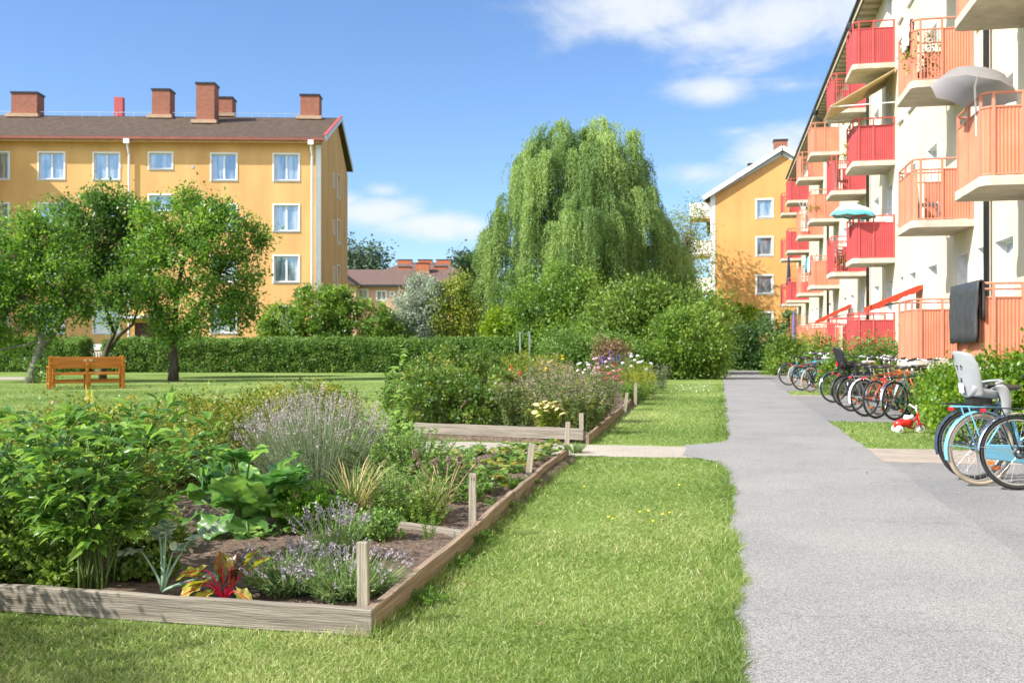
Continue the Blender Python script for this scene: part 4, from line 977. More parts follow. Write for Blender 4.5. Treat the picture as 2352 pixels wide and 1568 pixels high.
def wshrub(name, label, X, Y, blobs, m, L_, ncl, nl=46, sig=.09, **k):
    return bush(name, label, k.pop('cat', 'shrub'), (X, Y, 0), blobs, ncl, nl, L_, L_ * k.pop('ratio', .7), sig, m, TWIG, k.pop('shell', .74), **k)
wshrub('hedge', 'bright yellow green leafy hedge behind the blue bicycle with the grey child seat', 4.15, 14.6, [(-.85, -.1, .42, .32, .5, .45), (-.4, 0, .55, .45, .6, .55), (.1, 0, .62, .5, .6, .62), (.6, .05, .66, .5, .6, .66), (1.1, .1, .68, .5, .6, .7), (-.75, .5, .45, .4, .5, .45)], LM['rose'], .062, 620, 48, .085, cat='hedge')
wshrub('shrub', 'green shrub with pale roses beside the red tricycle', 4.0, 17.6, [(-.35, -.9, .42, .42, .5, .45), (-.3, -.2, .45, .4, .5, .46), (-.2, .6, .42, .4, .5, .44), (.2, -.3, .5, .5, .9, .5)], LM['rose'], .06, 380, 46, .085)
wshrub('shrub', 'low yellowish brown shrub behind the crowded bicycles', 4.1, 21.0, [(0, -1.2, .38, .5, .7, .42), (-.1, 0, .4, .5, .8, .42), (0, 1.3, .4, .5, .8, .42), (-.1, 2.6, .36, .5, .8, .4)], LM['yel'], .06, 330, 44, .09)
wshrub('shrub', 'small green shrub growing between the two bicycle groups', 3.2, 27.6, [(0, 0, .4, .55, .6, .45), (.6, .2, .45, .5, .6, .5)], LM['rose'], .07, 160, 44, .09)

# sparse tree, far trees
D = 69; x0 = 1590
face(tree('thin_tree', 'thin half bare tree in front of the golden gable corner', A(x0, D), pts(x0, D, [(1592, 842), (1590, 720), (1588, 640), (1582, 560)]), pb(x0, D, [(1580, 520, 46, 50), (1610, 570, 32, 60), (1560, 560, 40, 50), (1590, 620, 44, 40), (1600, 485, 24, 24)]), 150, 22, .17, .09, .34, LM['yel'], TWIG, .10, 90, .35))
for lab, x0, D, bl in (('tall far dark green tree beside the yellow block', 830, 145, [(808, 575, 14, 38), (835, 595, 30, 26), (868, 592, 20, 22), (850, 610, 34, 20), (815, 612, 20, 20)]), ('small far tree just left of the willow', 1060, 150, [(1058, 604, 11, 13), (1068, 612, 9, 11)])):
    b = pb(x0, D, bl); b += [(q[0], q[1], q[2] * .5, q[3], q[4], q[2] * .5) for q in b]
    face(tree('far_tree', lab, A(x0, D), [(0, 0, 0), (0, 0, 6)], b, 170, 40, .5, .32, .7, LM['far'], BARK, .3, 6, .6))

# weeping willow: curtains of hanging strands
def willow(x0=1330, D=58):
    s = D / F; base = A(x0, D); root = face(thing('weeping_willow', 'tall weeping willow with hanging curtains of pale green leaves', 'tree', base))
    lb = LB(); heads = []
    env = pb(x0, D, [(1330, 400, 115, 100, 0), (1260, 410, 75, 70, -.5), (1400, 405, 75, 72, .5), (1250, 500, 110, 90, .5), (1420, 500, 95, 95, -.8), (1330, 520, 120, 110, -1.5), (1180, 560, 75, 75, 0), (1490, 560, 75, 85, .8), (1320, 340, 66, 42, 0), (1375, 335, 50, 40, 0), (1230, 360, 36, 34, 0), (1435, 365, 30, 34, 0), (1130, 490, 24, 26, 0), (1545, 570, 34, 60, 1.0), (1262, 338, 20, 28, 0), (1322, 302, 19, 24, 0), (1392, 305, 19, 24, 0), (1442, 348, 18, 24, 0), (1212, 335, 28, 34, 0), (1445, 330, 28, 34, 0), (1288, 312, 46, 30, 0), (1388, 308, 46, 30, 0), (1205, 385, 22, 26, 0), (1180, 625, 86, 62, -.6), (1330, 610, 125, 75, -1.6), (1480, 625, 86, 66, -.4), (1250, 640, 80, 60, -1.4), (1160, 470, 22, 24, 0), (1480, 440, 22, 30, 0)], .9)
    nh = 370; C, dc, bi = blobpts(env, nh, .88)
    C2, d2, b2_ = blobpts(env, 170, .45); C = np.concatenate([C, C2]); dc = np.concatenate([dc, d2])
    keep = (dc[:, 2] > -.45) & (dc[:, 1] < .75); C, dc = C[keep], dc[keep]
    tops = []
    for h, d in zip(C, dc):
        ns = int(20 + rng.random() * 14); tint = rng.random()
        out = nrm(np.array([d[0], d[1], .15]))
        for _ in range(ns):
            st = h + rng.normal(size=3) * np.array([.19, .19, .15]); o = nrm(out + rng.normal(size=3) * .36); ln = (1.3 + 2.2 * rng.random()) * (1.25 if h[2] < 8 else 1.)
            k = int(ln / .058); t = (np.arange(k) + rng.random(k)) / k
            horiz = o[:2] * (.52 * (1 - np.exp(-3 * t)))[:, None] + np.cumsum(rng.normal(size=(k, 2)) * .012, 0)
            z = st[2] + .22 * np.sin(np.minimum(t * 5, math.pi)) * max(0, o[2] + .5) - ln * t ** 1.25
            P = np.stack([st[0] + horiz[:, 0], st[1] + horiz[:, 1], z], -1)
            ok = z > .6; P = P[ok]; k = len(P)
            if not k: continue
            Dv = nrm(np.array([0, 0, -1.]) + rng.normal(size=(k, 3)) * .42 + np.array([o[0], o[1], 0]) * .25)
            lb.add(P + rng.normal(size=(k, 3)) * .035, Dv, rdir(k), .17 * (.7 + .6 * rng.random(k)), .042, np.clip(.68 * tint + .32 * rng.random(k), 0, 1))
    lb.build('crown', LM['willow'], root)
    mb = MB(); mb.tube([(0, 0, 0), (.1, 0, 2), (-.1, .1, 4.2)], [.5, .42, .36], 10)
    for i in rng.choice(len(C), 60, replace=False): mb.tube(bezier((-.1, .1, 4), C[i], 1.0, 6, .25), [.16, .13, .1, .075, .05, .035, .02], 6)
    mb.build('trunk', BARK, root, smooth=True)
willow()

# ------------------------------------------------------------------ bench pair, railing, frame
def bench(label, loc, rz):
    root = thing('bench', label, 'bench', loc, rz, 'matching lawn benches'); L_ = 1.95
    for z in (.62, .80):
        b = MB(); b.bar((-L_ / 2, -.02 - (z - .6) * .12, z + .07), (L_ / 2, -.02 - (z - .6) * .12, z + .07), .035, .145); b.build('backrest_plank', BENCHW, root, bevel=.006)
    s = MB()
    for k in range(4): s.box(-L_ / 2, L_ / 2, .06 + k * .115, .165 + k * .115, .42, .46)
    s.build('seat', BENCHW, root, bevel=.005)
    for x in (-L_ / 2 - .045, 0, L_ / 2 + .045):
        l = MB(); l.bar((x, -.03, 0), (x, -.09, .98 if x else .9), .085, .075); l.build('leg', BENCHW, root, bevel=.006)
        l = MB(); l.box(x - .0425, x + .0425, .44, .515, 0, .66 if x else .41); l.build('leg', BENCHW, root, bevel=.006)
        st = MB(); st.box(x - .03, x + .03, 0, .44, .14, .2); st.build('stretcher', BENCHW, root)
        if x:
            a = MB(); a.box(x - .05, x + .05, -.03, .56, .662, .70); a.build('armrest', BENCHW, root, bevel=.006)
    st = MB(); st.box(-L_ / 2, L_ / 2, .2, .26, .17, .24); st.build('stretcher', BENCHW, root)
    return root
bp = W((200 - CX) / F * 30, 30, 0); brz = TH + R_(30)
b1 = bench('orange oiled wooden bench seen from behind with a small pale plaque', bp, brz)
pq = MB(); pq.box(-.10, .14, -.075, -.063, .835, .895); pq.build('plaque', ALU, b1)
off = Matrix.Rotation(brz, 3, 'Z') @ Vector((.25, 2.0, 0))
bench('orange oiled wooden bench facing the first one and half hidden by it', bp + off, brz + math.pi)
rl = face(thing('railing', 'white railing with upright bars in the gap of the hedge', 'railing', A(210, 51.5)))
m_ = MB(); m_.box(-.75, .75, -.03, .03, 1.05, 1.35); m_.build('rail_board', WHITE, rl)
m_ = MB(); m_.box(-.7, .7, -.03, .03, .9, .95); m_.box(-.7, .7, -.03, .03, .1, .15)
for k in range(11): m_.box(-.68 + .13 * k, -.63 + .13 * k, -.02, .02, .15, .9)
for x in (-.72, .72): m_.box(x - .03, x + .03, -.03, .03, 0, 1.05)
m_.build('bars', WHITE, rl)
fr = face(thing('metal_frame', 'grey metal post frame standing at the end of the long hedge', 'frame', A(1205, 46)))
for x in (-.22, .22):
    m_ = MB(); m_.box(x - .035, x + .035, -.035, .035, 0, zy(762, 46)); m_.build('post', ALU, fr)
m_ = MB(); m_.tube([(-.22, 0, zy(766, 46)), (.22, 0, zy(766, 46))], .02, 6); m_.build('crossbar', ALU, fr)
q = [G(-260, 866), G(62, 866), G(62, 872), G(-260, 872)]
sheet('path', [(p.x, p.y) for p in q], .006, GRAVEL)

# ------------------------------------------------------------------ bicycles
def ring(mb, r, t, n=36, c=(0, 0, 0), k=6): mb.tube([(c[0] + r * math.cos(2 * math.pi * i / n), c[1], c[2] + r * math.sin(2 * math.pi * i / n)) for i in range(n)], t, k, closed=True); return mb
def arcstrip(mb, r, a0, a1, w, c, n=18):
    vs = []
    for i in range(n + 1):
        a = R_(a0 + (a1 - a0) * i / n); x, z = c[0] + r * math.cos(a), c[2] + r * math.sin(a); x2, z2 = c[0] + (r + .012) * math.cos(a), c[2] + (r + .012) * math.sin(a)
        vs += [(x, c[1] - w, z), (x2, c[1] - w * .45, z2), (x2, c[1] + w * .45, z2), (x, c[1] + w, z)]
    mb.add(vs, [(4 * i + j, 4 * i + j + 1, 4 * i + 5 + j, 4 * i + 4 + j) for i in range(n) for j in range(3)])
WR = .345
def wheel(parent, x, tyre, detail):
    t = MB(); ring(t, WR - .02, .02, 40 if detail else 28, (0, 0, 0), 8); to = t.build('wheel', tyre, parent, (x, 0, WR), True)
    r = MB(); ring(r, WR - .045, .010, 36, (0, 0, 0), 6); n = 28 if detail else 20
    for i in range(n):
        a = 2 * math.pi * i / n; b = a + .5 * (-1) ** i; y = .03 * (-1) ** (i // 2)
        r.tube([(.02 * math.cos(b), y, .02 * math.sin(b)), ((WR - .05) * math.cos(a), 0, (WR - .05) * math.sin(a))], .0016, 3, False)
    r.tube([(0, -.055, 0), (0, .055, 0)], .02, 8); r.build('rim', ALU, to, (0, 0, 0), True)
    return to
def child_seat(root, m, x=-.02, z=.80, sc=1.):
    n, k = 12, 9; vs = []
    for i in range(n + 1):                               # back shell, leaning back, edges wrapped forward
        t = i / n; w = (.135 + .05 * math.sin(min(1, t * 1.5) * math.pi * .5) - .045 * max(0, t - .75) * 4 * .55)
        for j in range(k + 1):
            u = -1 + 2 * j / k
            vs.append((x - .13 - .13 * t + .11 * abs(u) ** 2.6, w * u, z + .06 + .50 * t - .045 * (abs(u) ** 3) * (t > .8)))
    mb = MB(); mb.add(vs, [(i * (k + 1) + j, i * (k + 1) + j + 1, (i + 1) * (k + 1) + j + 1, (i + 1) * (k + 1) + j) for i in range(n) for j in range(k)])
    s = mb.build('child_seat', m, root, smooth=True); q = s.modifiers.new('solid', 'SOLIDIFY'); q.thickness = .022
    sub = s.modifiers.new('sub', 'SUBSURF'); sub.levels = 1; sub.render_levels = 1
    p = MB(); vs = []
    for i in range(8):
        t = i / 7
        for j in range(9):
            u = -1 + j / 4; vs.append((x - .15 + .32 * t, (.15 + .02 * t) * u, z + .05 + .12 * abs(u) ** 3 * (1 - .4 * t) - .03 * t))
    p.add(vs, [(i * 9 + j, i * 9 + j + 1, (i + 1) * 9 + j + 1, (i + 1) * 9 + j) for i in range(7) for j in range(8)])
    po = p.build('seat_pan', m, s, smooth=True); q = po.modifiers.new('solid', 'SOLIDIFY'); q.thickness = .03
    for sy in (-1, 1):                                   # leg guards curving down in front
        g = MB(); vs = []; P = [(x + .05, z + .16), (x + .13, z + .19), (x + .20, z + .13), (x + .23, z + .02), (x + .22, z - .12), (x + .18, z - .24)]; wd = [.05, .07, .075, .07, .06, .045]
        for (px_, pz), w in zip(P, wd): vs += [(px_ - w, sy * .17, pz - .02), (px_, sy * .205, pz), (px_ + w * .6, sy * .17, pz + .01)]
        g.add(vs, [(i * 3 + j, i * 3 + j + 1, i * 3 + 4 + j, i * 3 + 3 + j) for i in range(5) for j in range(2)])
        go = g.build('leg_guard', m, s, smooth=True); q = go.modifiers.new('solid', 'SOLIDIFY'); q.thickness = .022; q = go.modifiers.new('sub', 'SUBSURF'); q.render_levels = 1
    a = MB(); a.tube([(x + .1, -.17, z + .2), (x + .22, -.12, z + .22), (x + .26, 0, z + .23), (x + .22, .12, z + .22), (x + .1, .17, z + .2)], .016, 8); a.build('safety_bar', m, s, smooth=True)
    for yy, t, w, h in ((.055, .86, .012, .03), (-.05, .66, .017, .011), (.02, .66, .017, .011), (.0, .36, .012, .034), (-.045, .60, .011, .007), (.02, .60, .011, .007)):
        xx = x - .13 - .13 * t - .027; d = MB(); d.add([(xx - .0, yy + w * math.cos(a_), z + .06 + .5 * t + h * math.sin(a_)) for a_ in [i * math.pi / 5 for i in range(10)]], [tuple(range(10))]); d.build('slot', BLACKP, s)
    lp = MB(); lp.add([(x - .195, -.045, z + .10), (x - .195, .045, z + .10), (x - .212, .045, z + .2), (x - .212, -.045, z + .2)], [(0, 1, 2, 3)]); lp.build('sticker', WHITE if m is GREYP else LAMPR, s)
    b = MB(); b.box(x - .12, x + .12, -.07, .07, z - .03, z + .04); b.build('seat_bracket', BLACKP, s)
    return s
def bike(label, x, y, hd, fm, style='step', fend=None, tyre=RUBBER, basket=False, cseat=None, saddle=BLACKP, detail=False, case=None, rack=DARKM, lamp=True, bars=ALU, group='bicycles parked along the path', steer=0.):
    p = G(x, y); root = thing('bicycle', label, 'bicycle', (p.x, p.y, .006), R_(90 - hd), group); root.rotation_euler.x = R_(rng.normal() * 2 - 3)
    wheel(root, 0, tyre, detail); wheel(root, 1.07, tyre, detail)
    f = MB(); A_ = (0, 0, WR); BB = (.44, 0, .29); ST_ = (.28, 0, .78); HT = (.90, 0, .88); HB = (.935, 0, .70)
    f.tube([BB, ST_], .016, 8); f.tube([HT, HB], .02, 8); f.tube([(.93, 0, .74), BB], .018, 8)
    if style == 'step': f.tube([(.93, 0, .80), (.72, 0, .58), (.52, 0, .47), (.405, 0, .42)], .016, 8)
    else: f.tube([(.91, 0, .83), (.29, 0, .75)], .016, 8)
    for s in (-1, 1):
        f.tube([(0, .06 * s, WR), (.40, .035 * s, .295)], .010, 6); f.tube([(0, .06 * s, WR), (.29, .02 * s, .72)], .009, 6)
        f.tube([(HB[0], .035 * s, .69), (.99, .05 * s, .55), (1.07, .055 * s, WR)], .011, 6)
    f.build('frame', fm, root, smooth=True)
    sd = MB(); n = 10; vs = []
    for i in range(n + 1):
        t = i / n; w = .085 * (1 - t) ** .8 + .022; xx = .14 + .26 * t
        vs += [(xx, -w, .90 + .01 * t), (xx, -w * .6, .935), (xx, w * .6, .935), (xx, w, .90 + .01 * t)]
    sd.add(vs, [(4 * i + j, 4 * i + j + 1, 4 * i + 5 + j, 4 * i + 4 + j) for i in range(n) for j in range(3)] + [(0, 3, 2, 1)])
    so_ = sd.build('saddle', saddle, root, smooth=True); so_.modifiers.new('s', 'SOLIDIFY').thickness = .02
    sp = MB(); sp.tube([(.28, 0, .76), (.262, 0, .91)], .013, 8); sp.build('seat_post', CHROME, root)
    h = MB(); h.tube([(.90, 0, .87), (.885, 0, 1.02)], .014, 8); h.tube([(.885, 0, 1.02), (.96, 0, 1.03)], .014, 8)
    h.tube([(.70, -.29, 1.05), (.82, -.27, 1.065), (.92, -.16, 1.06), (.955, 0, 1.03), (.92, .16, 1.06), (.82, .27, 1.065), (.70, .29, 1.05)], .0125, 8)
    ho = h.build('handlebar', bars, root, smooth=True)
    for s in (-1, 1):
        g = MB(); g.tube([(.69, .29 * s, 1.05), (.80, .272 * s, 1.064)], .018, 8); g.build('grip', BLACKP, ho)
    be = MB(); be.lathe([(.0, .035), (.025, .025), (.03, 0)], (.86, .2, 1.07), 10); be.build('bell', CHROME, ho, smooth=True)
    if fend:
        for cx, a0, a1 in ((0, 30, 195), (1.07, 15, 165)):
            m_ = MB(); arcstrip(m_, WR + .012, a0, a1, .026, (cx, 0, WR)); mo = m_.build('mudguard', fend, root, smooth=True)
            if cx == 0:
                st = MB()
                for s in (-1, 1): st.tube([(0, .06 * s, WR), (-.345, .02 * s, WR + .05)], .004, 5)
                st.build('stay', fend, mo)
    if rack:
        k = MB()
        for s in (-1, 1):
            k.tube([(.27, .06 * s, .74), (-.27, .06 * s, .755)], .006, 6); k.tube([(0, .065 * s, WR), (-.16, .06 * s, .75)], .007, 6)
        for xx in (-.27, -.1, .08, .24): k.tube([(xx, -.06, .752), (xx, .06, .752)], .005, 6)
        k.build('luggage_rack', rack, root)
    if lamp:
        l = MB(); l.box(-.315, -.285, -.036, .036, .712, .748); l.build('rear_light', LAMPR, root, bevel=.01)
    cr = MB(); cr.tube([(.44, -.085, .29), (.44, .085, .29)], .014, 8); ring(cr, .085, .006, 20, (.44, -.045, .29), 5); cr.bar((.44, -.075, .29), (.52, -.085, .15), .012, .02); cr.bar((.44, .075, .29), (.36, .085, .43), .012, .02)
    cr.box(.48, .57, -.17, -.09, .135, .155); cr.box(.315, .405, .09, .17, .42, .44); cr.build('crankset', DARKM, root)
    if case:
        c = MB(); c.prism([(-.06, .30), (-.02, .27), (.44, .20), (.53, .25), (.53, .34), (.44, .38), (-.02, .40), (-.06, .37)], -.075, -.04); c.build('chain_case', case, root, bevel=.008)
    else:
        c = MB(); c.bar((0, -.045, .37), (.44, -.045, .375), .005, .012); c.bar((0, -.045, .31), (.44, -.045, .205), .005, .012); ring(c, .045, .014, 16, (0, -.05, WR), 5); c.build('chain', DARKM, root)
    rf = MB(); rf.add([(.16 + .045 * math.cos(a), -.02, WR - .18 + .02 * math.sin(a)) for a in [i * math.pi / 4 for i in range(8)]] + [(.16 + .045 * math.cos(a), .02, WR - .18 + .02 * math.sin(a)) for a in [i * math.pi / 4 for i in range(8)]], [tuple(range(7, -1, -1)), tuple(range(8, 16))] + [(i, (i + 1) % 8, (i + 1) % 8 + 8, i + 8) for i in range(8)])
    rf.build('spoke_reflector', LAMPO, root)
    fl = MB(); fl.lathe([(0, -.03), (.03, -.02), (.04, .02), (0, .03)], (1.0, 0, .80), 10); fl.build('headlight', CHROME, root)
    if basket:
        b = MB(); x0_, x1_ = .98, 1.25
        for z in (.80, .88, .96, 1.04): b.tube([(x0_, -.16, z), (x1_, -.18, z), (x1_, .18, z), (x0_, .16, z)], .006, 5, closed=True)
        for i in range(10):
            for q in ((x0_ + (x1_ - x0_) * i / 9, -.17), (x0_ + (x1_ - x0_) * i / 9, .17), (x1_, -.18 + .04 * i)): b.tube([(q[0], q[1], .80), (q[0], q[1], 1.04)], .004, 4)
        b.box(x0_, x1_, -.17, .17, .792, .80); b.build('basket', basket, root)
    if cseat:
        cs = child_seat(root, cseat); k_ = .86; cs.scale = (k_, k_, k_); cs.location = (-.02 * (1 - k_), 0, .80 * (1 - k_))
    return root
bike('light blue bicycle with tan tyres carrying a large grey child seat', 2252, 1116, 70, BLUEP, 'step', BLUEP, TANR, cseat=GREYP, detail=True, case=BLUEP, rack=BLUEP)
bike('black bicycle with silver mudguards nearest the camera at the right edge', 2338, 1126, 80, BLACKP, 'diamond', CHROME, RUBBER, detail=True)
bike('dark bicycle with navy mudguards half hidden behind the light blue one', 2236, 1103, 78, NAVY, 'step', NAVY, RUBBER, detail=True, lamp=False)
bike('bicycle with silver mudguard and chrome bars at the left of the crowded group', 1915, 925, 66, DARKM, 'step', CHROME, RUBBER)
bike('black bicycle carrying a black child seat with red and peach reflectors', 1946, 937, 68, BLACKP, 'step', BLACKP, RUBBER, cseat=BLACKP)
bike('black bicycle with thick tyres in front of the black child seat', 1957, 945, 62, BLACKP, 'diamond', BLACKP, RUBBER)
bike('orange racing bicycle with white mudguard tip in the crowded group', 1988, 957, 55, ORBIKE, 'diamond', WCLOTH, RUBBER, rack=ALU)
bike('orange red bicycle with tan wall tyre in the crowded group', 2013, 962, 48, ORBIKE, 'diamond', None, RUBBER, rack=None)
bike('grey bicycle with tan tyres and black saddle in the crowded group', 2022, 955, 52, ALU, 'diamond', ALU, TANR)
bike('dark green bicycle with silver mudguards nearest the tricycle', 2056, 966, 50, GREENP, 'diamond', CHROME, RUBBER)
bike('green ladies bicycle with high chrome bars behind the tricycle', 2090, 955, 58, GREENP, 'step', ALU, RUBBER, lamp=False)
bike('bicycle with pink saddle behind the black child seat', 1975, 922, 60, ALU, 'step', ALU, RUBBER, saddle=PINKC)
bike('blue bicycle with silver mudguard farthest left by the pale shrub', 1812, 885, 72, BLUEP, 'step', CHROME, RUBBER)
bike('bicycle with tan tyres second in the far group', 1834, 887, 70, BLUEP, 'diamond', None, TANR)
bike('black bicycle with orange rear reflector in the far group', 1842, 897, 58, BLACKP, 'step', BLACKP, RUBBER)
bike('black bicycle with tan tyre at the front of the far group', 1862, 901, 52, BLACKP, 'diamond', None, TANR)
bike('black bicycle with wire basket in the far group', 1885, 894, 62, BLACKP, 'step', BLACKP, RUBBER, basket=DARKM, saddle=WCLOTH)
bike('silver bicycle with chrome bars at the right of the far group', 1872, 890, 60, ALU, 'step', CHROME, RUBBER)

def tricycle():
    p = G(2084, 994); root = thing('tricycle', 'small red toddler tricycle with white wheels and white handlebar on the grass', 'tricycle', p, R_(90 - 82)); root.scale = (.78, .78, .76)
    b = MB(); b.tube([(-.20, 0, .10), (-.19, 0, .17), (-.12, 0, .20), (0, 0, .20), (.08, 0, .20)], [.07, .085, .09, .085, .075], 14); b.build('body', REDPL, root, smooth=True)
    f = MB(); f.tube([(.05, 0, .2), (.13, 0, .24), (.20, 0, .36)], [.03, .025, .02], 8); f.tube([(.22, 0, .32), (.19, 0, .42)], .022, 8)
    f.tube([(.0, 0, .12), (.1, 0, .09), (.14, 0, .12)], .02, 8); f.build('frame', REDPL, root, smooth=True)
    for s in (-1, 1):
        w = MB(); ring(w, .06, .02, 20, (-.19, .12 * s, .08), 8); w.tube([(-.19, .10 * s, .08), (-.19, .14 * s, .08)], .055, 16); w.build('wheel', WHITE, root, smooth=True)
    w = MB(); ring(w, .075, .02, 22, (.24, 0, .095), 8); w.tube([(.24, -.02, .095), (.24, .02, .095)], .07, 16); w.build('wheel', WHITE, root, smooth=True)
    k = MB(); arcstrip(k, .10, 10, 150, .045, (.24, 0, .095)); k.tube([(.20, -.03, .36), (.24, -.035, .10)], .012, 6); k.tube([(.20, .03, .36), (.24, .035, .10)], .012, 6); k.build('mudguard', REDPL, root, smooth=True)
    s = MB(); s.tube([(-.06, 0, .31), (.0, 0, .30), (.07, 0, .31), (.11, 0, .35)], [.055, .06, .045, .03], 10); s.build('saddle', WHITE, root, smooth=True)
    s = MB(); s.tube([(-.0, 0, .28), (.01, 0, .22)], .02, 8); s.build('seat_post', WHITE, root)
    h = MB(); h.tube([(.19, 0, .40), (.16, 0, .50)], .016, 8); h.tube([(.10, -.20, .56), (.14, -.16, .53), (.16, -.07, .50), (.16, 0, .50), (.16, .07, .50), (.14, .16, .53), (.10, .20, .56)], .014, 8); h.build('handlebar', WHITE, root, smooth=True)
tricycle()
# ------------------------------------------------------------------ the garden plots
def plank(label, p, q, w, h, m, z=0., rz=0.):
    p, q = Vector(p), Vector(q); mid = (p + q) / 2; d = q - p
    a = math.atan2(d.y, d.x); L_ = d.length
    n = max(2, int(L_ / .25)); mb = MB(); vs = []
    r = np.random.default_rng(int(L_ * 1000))
    for i in range(n + 1):
        x = -L_ / 2 + L_ * i / n; e = r.normal() * .002; f = r.normal() * .0025
        vs += [(x, -w / 2 + e, 0), (x, w / 2 + e, 0), (x, w / 2 + e, h + f), (x, -w / 2 + e, h + f)]
    mb.add(vs, [(0, 1, 2, 3), (n * 4 + 3, n * 4 + 2, n * 4 + 1, n * 4)] + [(i * 4 + j, (i + 1) * 4 + j, (i + 1) * 4 + (j + 1) % 4, i * 4 + (j + 1) % 4) for i in range(n) for j in range(4)])
    o = mb.build('wooden_plank', m, None, (mid.x, mid.y, z), bevel=.005); o.rotation_euler = (0, math.atan2(-(d.z), L_), a)
    return tag(o, label, 'plank', 'weathered planks edging the garden beds')
c0 = Vector((-1.585, 4.40, 0))
pk = plank('long grey weathered plank along the front edge of the nearest bed', (-5.4, 4.47, 0), (-1.565, 4.375, 0), .045, .128, WOOD, .002)
nl = MB()
for dx in (-.035, -.09):
    for dz in (.035, .095): nl.lathe([(0, -.006), (.004, -.005), (.004, .0)], (0, 0, 0), 8)
seg = [((-1.587, 4.402), (-1.625, 6.55)), ((-1.625, 6.56), (-1.70, 8.15)), ((-1.69, 8.16), (-1.735, 9.75)), ((-1.75, 9.76), (-1.765, 11.7))]
for (a, b), lab, h in zip(seg, ('brown plank along the right edge of the near bed, running back from the corner stake', 'brown plank along the bed edge beside the stake marked 13', 'brown plank along the bed edge beside the leaning stake', 'greyer plank at the far end of the near bed edge'), (.128, .125, .12, .115)):
    plank(lab, (*a, 0), (*b, 0), .042, h, WOODY, .002)
pm = G(905, 1214, .06); pn = G(1058, 1226, .06)
plank('short old grey board lying across the near bed between two plots', (-2.62, 6.95, 0), (-1.70, 6.55, 0), .05, .075, WOOD, .01)
p2 = G(1352, 1017); plank('pale plank along the front edge of the second bed', (-4.35, 13.95, 0), (-1.80, 13.42, 0), .045, .155, WOOD, .05)
plank('short brown plank at the right corner of the second bed', (-1.74, 13.38, 0), (-1.80, 16.2, 0), .04, .13, WOODY, .002)
plank('long plank hidden by flowers along the right edge of the second bed', (-1.80, 16.22, 0), (-1.95, 24.0, 0), .04, .13, WOODY, .002)
fb = MB(); fb.box(-.035, .035, -.03, .03, 0, .05)
tag(fb.build('wooden_block', WOODY, None, (-1.62, 4.385, -.02)), 'small wooden block under the front corner of the near bed', 'block')
def stake(label, p, h, w=.05, d=.035, tx=0., ty=0., rz=0.):
    mb = MB(); r = np.random.default_rng(int(h * 1e4)); vs = []
    for i in range(5):
        z = -.05 + (h + .05) * i / 4; e, f = r.normal(size=2) * .001
        vs += [(-w / 2 + e, -d / 2 + f, z), (w / 2 + e, -d / 2 + f, z), (w / 2 + e, d / 2 + f, z), (-w / 2 + e, d / 2 + f, z)]
    mb.add(vs, [(3, 2, 1, 0), (16, 17, 18, 19)] + [(i * 4 + j, i * 4 + (j + 1) % 4, (i + 1) * 4 + (j + 1) % 4, (i + 1) * 4 + j) for i in range(4) for j in range(4)])
    o = mb.build('wooden_stake', WOODZ, None, p, bevel=.003); o.rotation_euler = (ty, tx, rz)
    return tag(o, label, 'stake', 'wooden marker stakes in the garden beds')
stake('tall wooden stake at the front corner of the near bed', (-1.645, 4.47, 0), .415, .052, .04, R_(-1), 0, R_(4))
s13 = stake('wooden stake with the number 13 carved near its top', (-1.68, 6.72, 0), .452, .05, .04, R_(.5), 0, R_(6))
tx = bpy.data.curves.new('t', 'FONT'); tx.body = '13'; tx.size = .032; tx.align_x = 'CENTER'; tx.extrude = .0006
to = bpy.data.objects.new('t', tx); COL.objects.link(to); bpy.context.view_layer.update()
tm = bpy.data.meshes.new_from_object(to.evaluated_get(bpy.context.evaluated_depsgraph_get())); bpy.data.objects.remove(to)
tm.transform(Matrix.Translation((0, -.0212, .405)) @ Matrix.Rotation(R_(90), 4, 'X')); tm.materials.clear()
link('carved_number', tm, mat('carved_dark', (.14, .11, .08), .9), s13)
stake('wooden stake leaning to the right halfway along the near bed', (-1.80, 9.35, 0), .40, .06, .035, R_(7), R_(-3), R_(5))
stake('wooden stake at the far end of the near bed in front of the gravel path', (-1.775, 11.68, 0), .43, .055, .04, R_(3), R_(-2), R_(5))
stake('wooden stake at the front corner of the second bed', (-1.86, 13.62, 0), .40, .06, .04, 0, 0, R_(8))
stake('leaning wooden stake among the flowers of the second bed', (-1.79, 19.2, 0), .42, .06, .04, R_(8), 0, R_(8))
stake('farthest upright wooden stake beside the flower bed', (-1.80, 21.9, 0), .50, .06, .04, R_(1), 0, R_(8))

# --- spirea hedges
def spirea(label, spots, m, L_=.03, dens=1., seedcl=34, sig=.055, shell=.78, ratio=.62):
    """spots: world (x, y, rx, ry, h)"""
    x0, y0 = spots[0][:2]; bl = []
    for x, y, a, b, h in spots:
        bl.append((x - x0, y - y0, h * .52, a, b, h * .5))
    ncl = int(sum(2.6 * (b[3] + b[4]) * .5 * (b[3] + 2 * b[5]) for b in bl) * seedcl * dens)
    return bush('hedge', label, 'hedge', (x0, y0, 0), bl, ncl, 46, L_, L_ * ratio, sig, m, TWIG, shell, 'loose spirea hedges behind the garden beds', .35, nst=len(bl) * 3, zmin=.02)
sp = []
y = 3.4
while y < 13.0:
    sp.append((-5.2 + (.35 if y < 7 else 0) + rng.normal() * .05, y, .65, .42, (.75 if y > 6.5 else .80) + rng.normal() * .04)); y += .42
sp += [(-4.2, 3.35, .55, .45, 1.3), (-3.95, 2.95, .6, .45, 1.5), (-3.9, 2.5, .6, .5, 1.5), (-4.6, 3.2, .55, .5, 1.3)]
spirea('long low hedge with yellow and rusty tips behind the near bed', sp, LM['spirea'], .036, 1.05)
